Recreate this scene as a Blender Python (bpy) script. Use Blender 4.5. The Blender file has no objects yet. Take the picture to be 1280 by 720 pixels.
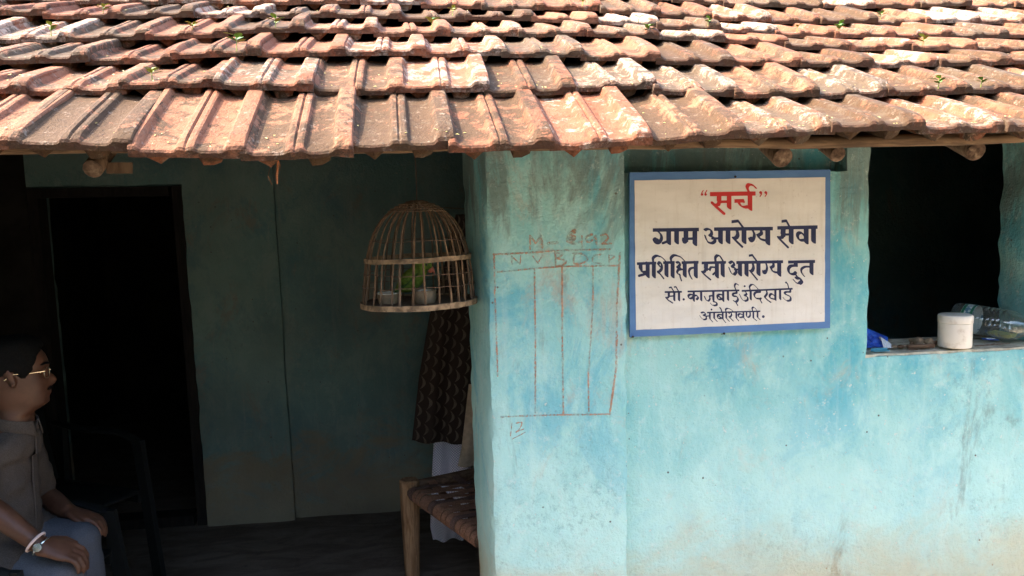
import bpy, bmesh, math, random
import numpy as np
from mathutils import Vector, Matrix, noise

random.seed(7)
R = math.radians
scene = bpy.context.scene
col = scene.collection

# ------------------------------------------------------------------ camera
EYE = Vector((0.0, 0.0, 1.52))          # verandah floor is z = 0, facade runs along X, depth is +Y
YAW, PITCH, ROLL, FPX = R(7.5), R(5.4), 0.023, 1000.0
_F = Vector((math.sin(YAW) * math.cos(PITCH), math.cos(YAW) * math.cos(PITCH), -math.sin(PITCH)))
_R0 = Vector((math.cos(YAW), -math.sin(YAW), 0))
_U0 = _R0.cross(_F)
_RC = _R0 * math.cos(ROLL) - _U0 * math.sin(ROLL)
_UC = _U0 * math.cos(ROLL) + _R0 * math.sin(ROLL)
cam = bpy.data.cameras.new('camera')
cam.sensor_width = 36.0
cam.lens = 36.0 * FPX / 1280.0
cam.clip_start = 0.05
cam.clip_end = 2000
cam_o = bpy.data.objects.new('camera', cam)
col.objects.link(cam_o)
m = Matrix((( _RC.x, _UC.x, -_F.x, EYE.x), (_RC.y, _UC.y, -_F.y, EYE.y), (_RC.z, _UC.z, -_F.z, EYE.z), (0, 0, 0, 1)))
cam_o.matrix_world = m
scene.camera = cam_o

# ------------------------------------------------------------------ light
SUN_EL, SUN_SIDE = R(50), R(-4)          # sun stands to the left, nearly in line with the facade
to_sun = Vector((-math.cos(SUN_EL) * math.cos(SUN_SIDE), -math.cos(SUN_EL) * math.sin(SUN_SIDE), math.sin(SUN_EL)))
world = bpy.data.worlds.new('World')
scene.world = world
world.use_nodes = True
wn = world.node_tree
wn.nodes.clear()
w_out = wn.nodes.new('ShaderNodeOutputWorld')
w_bg = wn.nodes.new('ShaderNodeBackground')
w_sky = wn.nodes.new('ShaderNodeTexSky')
w_sky.sky_type = 'NISHITA'
w_sky.sun_disc = False
w_sky.sun_elevation = SUN_EL
w_sky.sun_rotation = math.atan2(to_sun.x, to_sun.y)
w_sky.air_density = 1.0
w_sky.dust_density = 3.5
w_bg.inputs['Strength'].default_value = 0.15
wn.links.new(w_sky.outputs[0], w_bg.inputs[0])
wn.links.new(w_bg.outputs[0], w_out.inputs[0])
sun = bpy.data.lights.new('sun', 'SUN')
sun.energy = 2.0
sun.angle = R(0.53)
sun.color = (1.0, 0.90, 0.75)
sun_o = bpy.data.objects.new('sun', sun)
sun_o.location = (-3, -3, 8)
sun_o.rotation_euler = (-to_sun).to_track_quat('-Z', 'Y').to_euler()
col.objects.link(sun_o)
vs = scene.view_settings
vs.view_transform = 'Standard'
vs.look = 'None'
vs.exposure = 3.15
vs.gamma = 1.0
scene.render.engine = 'CYCLES'
scene.cycles.use_denoising = True
scene.cycles.max_bounces = 10
scene.cycles.diffuse_bounces = 5
scene.cycles.transmission_bounces = 10

# ------------------------------------------------------------------ helpers
def ray(px, py):
    return _F + _RC * ((px - 640) / FPX) - _UC * ((py - 360) / FPX)

def P(px, py, d):
    """the point at depth d (m) behind the eye, on the facade-parallel plane, that the eye sees in this direction"""
    r = ray(px, py)
    return EYE + r * (d / r.y)

def lin(c):
    if isinstance(c, str):
        c = c.lstrip('#')
        c = tuple(int(c[i:i + 2], 16) / 255 for i in (0, 2, 4))
        c = tuple(x / 12.92 if x <= 0.04045 else ((x + 0.055) / 1.055) ** 2.4 for x in c)
    return (c[0], c[1], c[2], 1.0)

def link(o, parent=None):
    col.objects.link(o)
    if parent is not None:
        o.parent = parent
    return o

def tag(o, label=None, cat=None, group=None, kind=None):
    if label: o['label'] = label
    if cat: o['category'] = cat
    if group: o['group'] = group
    if kind: o['kind'] = kind
    return o

def thing(name, label, cat, loc=(0, 0, 0), group=None):
    o = bpy.data.objects.new(name, None)
    o.empty_display_size = 0.05
    o.location = loc
    col.objects.link(o)
    return tag(o, label, cat, group)

def rel(parent, o):
    """parent, keeping world-space vertices where they are"""
    o.parent = parent
    off = Vector(parent.location)
    pp = parent.parent
    while pp is not None:
        off = off + Vector(pp.location)
        pp = pp.parent
    o.location = Vector(o.location) - off
    return o

def smooth(me, ang=40):
    me.polygons.foreach_set('use_smooth', [True] * len(me.polygons))
    try:
        me.set_sharp_from_angle(angle=R(ang))
    except Exception:
        pass

class MB:
    def __init__(s):
        s.v, s.f, s.uv = [], [], {}
    def add(s, vs_, fs_):
        b = len(s.v)
        s.v += [tuple(p) for p in vs_]
        s.f += [tuple(i + b for i in q) for q in fs_]
        return b
    def box(s, c, size, rot=None):
        c = Vector(c); h = Vector(size) / 2
        pts = []
        for z in (-1, 1):
            for (x, y) in ((-1, -1), (1, -1), (1, 1), (-1, 1)):
                p = Vector((x * h.x, y * h.y, z * h.z))
                if rot is not None: p = rot @ p
                pts.append(c + p)
        s.add(pts, [(3, 2, 1, 0), (4, 5, 6, 7), (0, 1, 5, 4), (1, 2, 6, 5), (2, 3, 7, 6), (3, 0, 4, 7)])
    def tube(s, pts, rad, n=8, ref=(0, 0, 1), flat=1.0, closed=False, cap=True):
        """tapered tube through pts; flat scales the second radius"""
        pts = [Vector(p) for p in pts]
        k = len(pts)
        if not hasattr(rad, '__len__'): rad = [rad] * k
        base = len(s.v)
        ref = Vector(ref)
        for i, p in enumerate(pts):
            if closed:
                t = pts[(i + 1) % k] - pts[i - 1]
            else:
                t = pts[min(i + 1, k - 1)] - pts[max(i - 1, 0)]
            if t.length < 1e-9: t = Vector((0, 0, 1))
            t.normalize()
            u = ref - t * ref.dot(t)
            if u.length < 1e-4:
                u = Vector((1, 0.3, 0)); u = u - t * u.dot(t)
            u.normalize()
            w = t.cross(u)
            for j in range(n):
                a = 2 * math.pi * j / n
                s.v.append(tuple(p + (u * math.cos(a) * flat + w * math.sin(a)) * rad[i]))
        rng = k if closed else k - 1
        for i in range(rng):
            i2 = (i + 1) % k
            for j in range(n):
                j2 = (j + 1) % n
                s.f.append((base + i * n + j, base + i * n + j2, base + i2 * n + j2, base + i2 * n + j))
        if not closed and cap:
            s.f.append(tuple(base + j for j in reversed(range(n))))
            s.f.append(tuple(base + (k - 1) * n + j for j in range(n)))
    def loft(s, rings, cap=True):
        n = len(rings[0]); b = len(s.v)
        for r in rings: s.v += [tuple(p) for p in r]
        for i in range(len(rings) - 1):
            for j in range(n):
                j2 = (j + 1) % n
                s.f.append((b + i * n + j, b + i * n + j2, b + (i + 1) * n + j2, b + (i + 1) * n + j))
        if cap:
            s.f.append(tuple(b + j for j in reversed(range(n))))
            s.f.append(tuple(b + (len(rings) - 1) * n + j for j in range(n)))
    def lathe(s, prof, n=24, c=(0, 0, 0), axis=None, cap=True):
        """prof: (radius, height) list about +Z, then turned so that Z goes along axis"""
        q = Vector((0, 0, 1)).rotation_difference(Vector(axis).normalized()).to_matrix() if axis is not None else Matrix.Identity(3)
        c = Vector(c)
        s.loft([[c + q @ Vector((r * math.cos(2 * math.pi * j / n), r * math.sin(2 * math.pi * j / n), h)) for j in range(n)] for r, h in prof], cap)
    def grid(s, fn, nu, nv):
        b = len(s.v)
        for i in range(nv + 1):
            for j in range(nu + 1):
                s.v.append(tuple(fn(j / nu, i / nv)))
        for i in range(nv):
            for j in range(nu):
                a = b + i * (nu + 1) + j
                s.f.append((a, a + 1, a + nu + 2, a + nu + 1))
    def mesh(s, name, sm=True, ang=40):
        me = bpy.data.meshes.new(name)
        me.from_pydata(s.v, [], s.f)
        bm = bmesh.new(); bm.from_mesh(me)
        bmesh.ops.recalc_face_normals(bm, faces=bm.faces)
        bm.to_mesh(me); bm.free()
        if sm: smooth(me, ang)
        return me
    def build(s, name, mat, parent=None, sm=True, ang=40, world_space=True):
        me = s.mesh(name, sm, ang)
        if mat: me.materials.append(mat)
        o = bpy.data.objects.new(name, me)
        col.objects.link(o)
        if parent is not None:
            if world_space: rel(parent, o)
            else: o.parent = parent
        return o

# ------------------------------------------------------------------ material helpers
class NT:
    def __init__(s, name, rough=0.9, spec=0.3):
        s.mat = bpy.data.materials.new(name)
        s.mat.use_nodes = True
        s.t = s.mat.node_tree
        s.b = s.t.nodes['Principled BSDF']
        s.b.inputs['Roughness'].default_value = rough
        s.b.inputs['Specular IOR Level'].default_value = spec
    def n(s, kind, **kw):
        o = s.t.nodes.new(kind)
        for k, v in kw.items():
            if hasattr(o, k): setattr(o, k, v)
        return o
    def put(s, sock, v):
        if isinstance(v, bpy.types.NodeSocket): s.t.links.new(v, sock)
        else: sock.default_value = v
    def pos(s):
        return s.n('ShaderNodeNewGeometry').outputs['Position']
    def obj(s):
        return s.n('ShaderNodeTexCoord').outputs['Object']
    def rand(s):
        return s.n('ShaderNodeObjectInfo').outputs['Random']
    def scale(s, v, sc, off=(0, 0, 0)):
        o = s.n('ShaderNodeMapping'); s.put(o.inputs[0], v)
        o.inputs['Scale'].default_value = sc; o.inputs['Location'].default_value = off
        return o.outputs[0]
    def noise(s, v, sc=5, det=4, rough=0.55, dist=0.0):
        o = s.n('ShaderNodeTexNoise'); s.put(o.inputs['Vector'], v)
        o.inputs['Scale'].default_value = sc; o.inputs['Detail'].default_value = det
        o.inputs['Roughness'].default_value = rough; o.inputs['Distortion'].default_value = dist
        return o.outputs[0]
    def vor(s, v, sc=5, feature='F1', rnd=1.0):
        o = s.n('ShaderNodeTexVoronoi'); o.feature = feature; s.put(o.inputs['Vector'], v)
        o.inputs['Scale'].default_value = sc; o.inputs['Randomness'].default_value = rnd
        return o.outputs[0]
    def ramp(s, v, a, b, lo=0.0, hi=1.0):
        o = s.n('ShaderNodeMapRange'); o.interpolation_type = 'SMOOTHSTEP'
        s.put(o.inputs[0], v)
        o.inputs[1].default_value = a; o.inputs[2].default_value = b
        o.inputs[3].default_value = lo; o.inputs[4].default_value = hi
        return o.outputs[0]
    def math(s, op, a, b=0.0, c=None):
        o = s.n('ShaderNodeMath'); o.operation = op
        s.put(o.inputs[0], a); s.put(o.inputs[1], b)
        if c is not None: s.put(o.inputs[2], c)
        return o.outputs[0]
    def mix(s, f, a, b, blend='MIX'):
        o = s.n('ShaderNodeMix'); o.data_type = 'RGBA'; o.blend_type = blend
        s.put(o.inputs[0], f)
        s.put(o.inputs[6], lin(a) if isinstance(a, (tuple, str)) else a)
        s.put(o.inputs[7], lin(b) if isinstance(b, (tuple, str)) else b)
        return o.outputs[2]
    def sep(s, v):
        o = s.n('ShaderNodeSeparateXYZ'); s.put(o.inputs[0], v); return o.outputs
    def color(s, v):
        s.put(s.b.inputs['Base Color'], lin(v) if isinstance(v, (tuple, str)) else v)
    def rough(s, v): s.put(s.b.inputs['Roughness'], v)
    def bump(s, h, strength=0.4, dist=0.004):
        o = s.n('ShaderNodeBump'); o.inputs['Strength'].default_value = strength
        o.inputs['Distance'].default_value = dist
        s.put(o.inputs['Height'], h)
        s.t.links.new(o.outputs[0], s.b.inputs['Normal'])

def plain(name, c, rough=0.8, spec=0.3, var=0.12, sc=30, bump=0.15, metal=0.0, dirt=None, dsc=12):
    k = NT(name, rough, spec)
    p = k.obj()
    c1 = tuple(x * (1 - var) for x in lin(c)[:3]); c2 = tuple(min(1, x * (1 + var)) for x in lin(c)[:3])
    cc = k.mix(k.ramp(k.noise(p, sc, 4), .35, .65), c1, c2)
    if dirt: cc = k.mix(k.ramp(k.noise(p, dsc, 5, .6), .5, .72), cc, dirt)
    k.color(cc)
    k.b.inputs['Metallic'].default_value = metal
    if bump: k.bump(k.noise(p, sc * 4, 3), bump, 0.002)
    return k.mat

def wall_mat(name, ochre=0.0, ochre_top=0.6, soot=0.0, wander=.55):
    k = NT(name, 0.93, 0.12)
    p = k.pos()
    z = k.sep(p)[2]
    big = k.noise(p, 1.9, 5, .6, .5)
    base = k.mix(k.ramp(big, .36, .64), (.19, .51, .52), (.35, .64, .60))
    mid = k.noise(k.scale(p, (1, 1, .6)), 8.5, 7, .68, .3)
    base = k.mix(k.ramp(mid, .46, .64, 0, .7), base, (.44, .70, .65))           # thin, chalky wash
    deep = k.noise(k.scale(p, (1, 1, .7), (3, 1, 7)), 4.4, 7, .72, .5)
    base = k.mix(k.ramp(deep, .48, .64, 0, .68), base, (.085, .41, .51))          # strong blue patches
    worn = k.noise(k.scale(p, (1, 1, .6), (9, 2, 3)), 5.5, 9, .75, .6)
    base = k.mix(k.ramp(worn, .54, .68, 0, .7), base, (.47, .43, .35))          # plaster shows through
    streak = k.noise(k.scale(p, (14, 14, .9)), 1.6, 6, .65)
    base = k.mix(k.ramp(streak, .52, .74, 0, .45), base, (.56, .71, .67))
    if not soot:                          # paler lower part and grey-brown smears high up
        low_pale = k.math('ADD', z, k.math('MULTIPLY', k.noise(k.scale(p, (1, 1, .5), (5, 3, 2)), 5.5, 7, .7, .4), .75))
        base = k.mix(k.ramp(low_pale, .80, 1.55, .66, 0), base, (.56, .79, .72))
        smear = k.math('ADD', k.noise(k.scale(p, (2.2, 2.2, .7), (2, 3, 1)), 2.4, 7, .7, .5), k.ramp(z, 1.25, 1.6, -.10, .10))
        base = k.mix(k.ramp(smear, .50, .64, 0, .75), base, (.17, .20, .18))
    rub = k.noise(k.scale(p, (1, 1, .8), (1, 5, 2)), 3.0, 3, .5)
    scr = k.noise(k.scale(p, (1, 1, .75)), 48, 7, .82, .3)
    base = k.mix(k.math('MULTIPLY', k.ramp(rub, .50, .62), k.ramp(scr, .50, .66, 0, .5)), base, (.20, .36, .36))   # scuffed spots
    dk = k.noise(p, 30, 7, .8)
    base = k.mix(k.ramp(dk, .58, .72, 0, .5), base, (.09, .26, .29))
    pl = k.noise(k.scale(p, (1, 1, 1), (7, 7, 1)), 24, 8, .8)
    base = k.mix(k.ramp(pl, .56, .68, 0, .5), base, (.60, .71, .67))
    fl = k.noise(p, 60, 3, .6)
    base = k.mix(k.ramp(fl, .67, .72, 0, .7), base, (.68, .70, .63))             # lime flecks
    pit = k.vor(p, 21)
    base = k.mix(k.math('MULTIPLY', k.ramp(pit, .085, .05), k.ramp(k.noise(p, 5, 2), .5, .58)), base, (.13, .14, .12))    # small knocks
    if ochre:
        lim = k.math('ADD', z, k.math('MULTIPLY', k.noise(k.scale(p, (1, 1, 1.6)), 3.2, 6, .7, .6), wander))
        base = k.mix(k.ramp(lim, ochre_top, ochre_top + .34, ochre, 0), base, (.58, .43, .23))   # mud splashed up from the ground
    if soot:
        base = k.mix(k.ramp(k.noise(p, 1.7, 5, .6), .2, .8, soot * .8, soot), base, (.082, .070, .056))   # dusty grey-brown that also puts the verandah's shade into the colour
    k.color(base)
    h = k.math('ADD', k.math('MULTIPLY', k.noise(p, 24, 7, .72), 1.0), k.math('MULTIPLY', k.noise(p, 110, 4, .65), .45))
    k.bump(h, .8, .011)
    return k.mat

def wood_mat(name, a, b, sc=(30, 30, 3), rough=.85):
    k = NT(name, rough, .2)
    p = k.obj()
    g = k.noise(k.scale(p, sc), 2.2, 6, .6, .8)
    cc = k.mix(k.ramp(g, .35, .65), a, b)
    cc = k.mix(k.ramp(k.noise(p, 9, 4), .5, .75, 0, .5), cc, tuple(x * .4 for x in lin(a)[:3]))
    k.color(cc)
    k.bump(g, .5, .004)
    return k.mat

TILE_ALBEDO = .37
def tile_mat(name, per_object=True):
    k = NT(name, .88, .2)
    w = k.pos()
    o = k.obj()
    if per_object:
        rnd = k.rand()
    else:
        wv = k.n('ShaderNodeTexWhiteNoise'); wv.noise_dimensions = '2D'
        fl = k.n('ShaderNodeVectorMath'); fl.operation = 'FLOOR'
        k.put(fl.inputs[0], k.scale(w, (4.63, 3.9, 0)))
        k.put(wv.inputs[0], fl.outputs[0]); rnd = wv.outputs[0]
    base = k.mix(rnd, (.42, .128, .056), (.62, .262, .14))
    r2 = k.math('FRACT', k.math('MULTIPLY', rnd, 7.31))
    r3 = k.math('FRACT', k.math('MULTIPLY', rnd, 23.7))
    base = k.mix(k.ramp(k.noise(w, 11, 5, .6), .35, .7, 0, .6), base, (.60, .28, .15))
    # pale bloom
    pale = k.math('ADD', k.noise(w, 15, 7, .75, .3), k.math('MULTIPLY', k.math('SUBTRACT', r2, .50), .28))
    base = k.mix(k.ramp(pale, .53, .63, 0, .85), base, (.95, .70, .52))
    # fired-dark and sooty blotches
    base = k.mix(k.ramp(k.noise(k.scale(w, (1, 1, 1), (4, 2, 9)), 8, 7, .75), .54, .70, 0, .75), base, (.17, .065, .036))
    # dark algae, more of it on some tiles and in the channels
    oz = k.sep(o)[2]
    ch = k.ramp(oz, .030, .012, 0, .055) if per_object else 0.03
    alg = k.math('ADD', k.noise(w, 15, 9, .80, .5), k.math('MULTIPLY', k.math('SUBTRACT', r3, .55), .24))
    alg = k.math('ADD', alg, ch)
    base = k.mix(k.ramp(alg, .49, .57, 0, .88), base, (.125, .078, .036))
    base = k.mix(k.ramp(k.noise(w, 34, 6, .78), .54, .68, 0, .65), base, (.13, .065, .038))
    base = k.mix(k.ramp(k.noise(k.scale(w, (1, 1, 1), (2, 8, 1)), 45, 5, .75), .57, .68, 0, .5), base, (.74, .56, .42))
    base = k.mix(k.ramp(k.noise(w, 95, 4, .65), .60, .68, 0, .6), base, (.06, .045, .03))
    if per_object:                        # grime line along the weathered lower edge
        oy = k.math('ADD', k.sep(o)[1], k.math('MULTIPLY', k.noise(w, 40, 4, .7), .022))
        base = k.mix(k.math('MULTIPLY', k.ramp(oy, .012, .024, .85, 0), k.ramp(k.noise(w, 21, 5, .7), .40, .60)), base, (.17, .075, .04))
    base = k.mix(1.0, base, (TILE_ALBEDO,) * 3, 'MULTIPLY')
    k.color(base)
    h = k.math('ADD', k.noise(w, 55, 5, .7), k.math('MULTIPLY', k.noise(w, 180, 3), .4))
    k.bump(h, 1.0, .007)
    return k.mat

M = {}
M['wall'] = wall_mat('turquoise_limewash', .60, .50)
M['backwall'] = wall_mat('shaded_turquoise_limewash', .75, .88, .80, 1.5)  # the front limewash with verandah shade mixed into its colour
M['unlit'] = plain('unlit_black_wall', (.018, .016, .014), .95, .05, .3, 6, .3)  # near-black colour standing in for the darkness of unlit rooms and corners
M['tile'] = tile_mat('weathered_clay')
M['tile_far'] = tile_mat('weathered_clay_mass', False)
M['wood'] = wood_mat('weathered_dark_wood', (.10, .06, .035), (.20, .13, .08))
M['batten'] = wood_mat('weathered_brown_wood', (.085, .05, .028), (.20, .125, .07), (3, 30, 30))
M['deck'] = wood_mat('sooty_boards', (.028, .02, .014), (.06, .045, .03), (30, 3, 30))
M['pole_end'] = plain('cut_pole_end', (.10, .065, .045), .9, .1, .4, 70, .5, dirt=(.26, .19, .13), dsc=40)
M['cot'] = wood_mat('cot_wood', (.20, .105, .05), (.36, .21, .11), (40, 40, 4))
M['cot_rail'] = wood_mat('dark_cot_rail', (.09, .05, .03), (.17, .10, .06), (4, 30, 30))
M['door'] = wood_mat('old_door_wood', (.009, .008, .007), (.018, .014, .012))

def earth():
    k = NT('packed_earth', .95, .1)
    p = k.pos()
    c = k.mix(k.ramp(k.noise(p, 1.3, 6, .65), .35, .68), (.34, .27, .19), (.44, .36, .27))
    c = k.mix(k.ramp(k.noise(p, 22, 5, .7), .5, .75, 0, .6), c, (.11, .08, .055))
    k.color(c)
    k.bump(k.noise(p, 30, 6, .7), .7, .02)
    return k.mat
M['earth'] = earth()

def dungfloor():
    k = NT('dung_washed_floor', .9, .2)
    p = k.pos()
    c = k.mix(k.ramp(k.noise(k.scale(p, (1, 3, 1)), 3.5, 6, .65, .8), .35, .68), (.085, .062, .045), (.15, .115, .085))
    c = k.mix(k.ramp(k.noise(p, 18, 5, .7), .55, .75, 0, .5), c, (.04, .03, .024))
    k.color(c)
    k.bump(k.noise(p, 25, 6, .7), .6, .012)
    return k.mat
M['floor'] = dungfloor()
# ------------------------------------------------------------------ the ground
g = MB()
g.grid(lambda u, v: Vector(((u - .5) * 600, (v - .5) * 600, -0.28)), 40, 40)
tag(g.build('yard_ground', M['earth']), kind='structure')
def floor_fn(u, v):
    x, y = -2.6 + u * 6.4, 2.02 + v * 6.2
    return Vector((x, y, .006 * noise.noise(Vector((x * 3, y * 3, 0)))))
f = MB(); f.grid(floor_fn, 90, 70)
f.box((.6, 5.12, -.17), (6.4, 6.2, .30))
tag(f.build('verandah_floor', M['floor']), kind='structure')

# ------------------------------------------------------------------ the house
WALL_D, PIL_D, BACK_D, PDEP = 2.36, 2.285, 4.05, .29
house = thing('village_house', 'low turquoise mud house with a sagging clay tile roof and a dark verandah', 'house', (0.6, 2.2, 0))

def lattice(xs, ys, zs, solid, warp, name, mat, parent, amp=.006, edge=.004):
    nx, ny, nz = len(xs) - 1, len(ys) - 1, len(zs) - 1
    S = np.zeros((nx + 2, ny + 2, nz + 2), bool)
    for i in range(nx):
        for j in range(ny):
            for k in range(nz):
                S[i + 1, j + 1, k + 1] = solid((xs[i] + xs[i + 1]) / 2, (ys[j] + ys[j + 1]) / 2, (zs[k] + zs[k + 1]) / 2)
    vid, verts, faces, nrm = {}, [], [], {}
    def V(i, j, k):
        key = (i, j, k)
        if key not in vid:
            vid[key] = len(verts); verts.append([xs[i], ys[j], zs[k]]); nrm[vid[key]] = set()
        return vid[key]
    dirs = [((1, 0, 0), ((1, 0, 0), (1, 1, 0), (1, 1, 1), (1, 0, 1))), ((-1, 0, 0), ((0, 0, 0), (0, 0, 1), (0, 1, 1), (0, 1, 0))),
            ((0, 1, 0), ((0, 1, 0), (0, 1, 1), (1, 1, 1), (1, 1, 0))), ((0, -1, 0), ((0, 0, 0), (1, 0, 0), (1, 0, 1), (0, 0, 1))),
            ((0, 0, 1), ((0, 0, 1), (1, 0, 1), (1, 1, 1), (0, 1, 1))), ((0, 0, -1), ((0, 0, 0), (0, 1, 0), (1, 1, 0), (1, 0, 0)))]
    for (i, j, k) in np.argwhere(S):
        for d, cs in dirs:
            if not S[i + d[0], j + d[1], k + d[2]]:
                q = [V(i - 1 + c[0], j - 1 + c[1], k - 1 + c[2]) for c in cs]
                faces.append(q)
                for a in q: nrm[a].add(d)
    out = []
    for a, p in enumerate(verts):
        p = Vector(p)
        if warp: p = warp(p)
        ns = nrm[a]
        n = Vector((0, 0, 0))
        for d in ns: n += Vector(d)
        q = Vector(p)
        if len(ns) >= 2:                    # worn, rounded arrises
            q -= n * (edge * (1 + 1.2 * max(0, noise.noise(p * 23 + Vector((5, 0, 0))) + .25)))
            q += noise.noise_vector(p * 17) * edge * .8
        if n.length > 0: q += n.normalized() * wall_relief(p, amp)
        out.append(tuple(q))
    me = bpy.data.meshes.new(name)
    me.from_pydata(out, [], faces)
    smooth(me, 50)
    me.materials.append(mat)
    o = bpy.data.objects.new(name, me)
    col.objects.link(o)
    rel(parent, o)
    return o

def wall_relief(p, amp):
    return amp * noise.noise(p * 3.1) + amp * .45 * noise.noise(p * 9 + Vector((3, 1, 4)))

def steps(a, b, s, brk=()):
    pts = sorted({round(x, 5) for x in [a, b] + [x for x in brk if a < x < b]})
    out = []
    for p, q in zip(pts[:-1], pts[1:]):
        n = max(1, int(round((q - p) / s)))
        out += [p + (q - p) * i / n for i in range(n)]
    return out + [pts[-1]]

SILL = P(1180, 441, WALL_D).z
WIN_L = (P(1088, 200, WALL_D).x + P(1088, 430, WALL_D).x) / 2
WIN_R, WALL_B = 2.105, 2.61
TOPZ = 1.76
REC_Z = P(910, 214, WALL_D).z
REC_X = P(1058, 205, WALL_D).x

# front wall with the window opening; its head is let back between pillar and window
def fw_solid(x, y, z):
    if WIN_L < x < WIN_R and z > SILL: return False
    if x < REC_X and z > REC_Z and y < WALL_D + .07: return False
    return True
def fw_warp(p):
    p = Vector(p)
    if abs(p.x - WIN_R) < .004 and p.z > SILL + .01:       # broken jamb edge
        p.x += .02 * noise.noise(Vector((2.0, p.y * 3, p.z * 6))) + .010 * noise.noise(Vector((7.0, p.y * 4, p.z * 23)))
    if abs(p.x - WIN_L) < .004 and p.z > SILL + .01:
        p.x += .002 * noise.noise(Vector((4.0, 0, p.z * 14)))
    if p.x < .66 and p.y < WALL_D + .05: pass
    return p
xs = steps(.58, 2.3, .026, (WIN_L, WIN_R, REC_X)) + steps(2.3, 3.6, .13)[1:]
zs = [-.28, -.1, .1, .3] + steps(.3, TOPZ, .026, (SILL, REC_Z))[1:]
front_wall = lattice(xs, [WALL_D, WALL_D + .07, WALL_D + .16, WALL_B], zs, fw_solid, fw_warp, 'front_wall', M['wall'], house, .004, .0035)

# pillar
PX_TL, PX_BL = P(605, 200, PIL_D), P(619, 715, PIL_D)
PX_TR, PX_BR = P(783, 200, PIL_D), P(787, 715, PIL_D)
PB_TL, PB_BL = P(577, 215, PIL_D + PDEP), P(596, 700, PIL_D + PDEP)
def lerp(a, b, t): return a + (b - a) * t
def pil_edge(z, y):
    t = (z - PX_BL.z) / (PX_TL.z - PX_BL.z)
    xl = lerp(PX_BL.x, PX_TL.x, t); xr = lerp(PX_BR.x, PX_TR.x, t)
    tb = (z - PB_BL.z) / (PB_TL.z - PB_BL.z)
    xb = lerp(PB_BL.x, PB_TL.x, tb)
    s = (y - PIL_D) / PDEP
    return lerp(xl, xb, s) + .0035 * noise.noise(Vector((0, y * 2, z * 2.3))) + .0014 * noise.noise(Vector((0, y * 9, z * 21))), xr + .003 * noise.noise(Vector((9, 0, z * 9)))
def pil_warp(p):
    xl, xr = pil_edge(p.z, p.y)
    return Vector((lerp(xl, xr, p.x), p.y, p.z))
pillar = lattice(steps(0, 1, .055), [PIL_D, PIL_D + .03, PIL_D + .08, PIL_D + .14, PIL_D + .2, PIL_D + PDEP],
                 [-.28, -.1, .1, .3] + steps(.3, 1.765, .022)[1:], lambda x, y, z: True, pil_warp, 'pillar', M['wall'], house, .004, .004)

# back wall of the verandah with the doorway
DOOR_L, DOOR_R = P(40, 400, BACK_D).x, P(238, 400, BACK_D).x
DOOR_T = P(150, 233, BACK_D).z
STEP_X = P(353, 420, BACK_D).x
def bw_solid(x, y, z):
    if DOOR_L < x < DOOR_R and z < DOOR_T: return False
    if x > STEP_X and y < BACK_D: return False
    return True
def bw_warp(p):
    p = Vector(p)
    if p.x < STEP_X + .01: p.x += .045 * (DOOR_T - p.z) * .35
    return p
lattice(steps(-2.4, 1.5, .05, (DOOR_L, DOOR_R, STEP_X)) + [2.2, 3.6], [BACK_D - .035, BACK_D, BACK_D + .3], steps(-.05, 2.2, .05, (DOOR_T,)), bw_solid, bw_warp,
        'back_wall', M['backwall'], house, .005, .004)
def plainbox(name, x0, x1, y0, y1, z0, z1, mat, st=.12):
    return lattice(steps(x0, x1, st), steps(y0, y1, st), steps(z0, z1, st), lambda *a: True, None, name, mat, house, .008, .008)
plainbox('partition_wall', 1.24, 1.345, WALL_B, BACK_D, -.05, 1.74, M['backwall'], .15)
# mud window sill
sl = MB()
def sill_fn(u, v):
    x = lerp(WIN_L - .012, WIN_R + .02, u)
    y = lerp(WALL_D + .009 + .007 * noise.noise(Vector((x * 11, 0, 2))) + .004 * noise.noise(Vector((x * 37, 0, 2))), WALL_B + .02, max(0, v - .06) / .94)
    z = SILL + .004 + .003 * noise.noise(Vector((x * 15, y * 15, 0)))
    if v < .03: z -= .012
    return Vector((x, y, z))
sl.grid(sill_fn, 70, 18)
M['mud'] = plain('bare_mud_plaster', (.52, .48, .37), .95, .1, .25, 22, .6, dirt=(.26, .20, .13), dsc=16)
rel(front_wall, sl.build('window_sill', M['mud']))

# door frame in the doorway
df = thing('door_frame', None, None); col.objects.unlink(df); bpy.data.objects.remove(df)
fr = MB()
def fpost(x, w):
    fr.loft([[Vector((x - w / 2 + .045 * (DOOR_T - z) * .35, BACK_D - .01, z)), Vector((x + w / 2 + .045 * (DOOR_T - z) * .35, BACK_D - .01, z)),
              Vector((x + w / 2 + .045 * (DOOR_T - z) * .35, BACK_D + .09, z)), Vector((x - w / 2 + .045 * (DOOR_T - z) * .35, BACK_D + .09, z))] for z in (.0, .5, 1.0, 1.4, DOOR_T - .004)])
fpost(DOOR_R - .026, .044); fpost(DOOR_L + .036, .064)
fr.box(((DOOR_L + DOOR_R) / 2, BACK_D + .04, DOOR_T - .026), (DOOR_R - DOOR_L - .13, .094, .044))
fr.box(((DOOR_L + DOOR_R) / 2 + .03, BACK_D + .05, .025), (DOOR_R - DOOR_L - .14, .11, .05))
fr.build('door_frame', M['door'], house)

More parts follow.
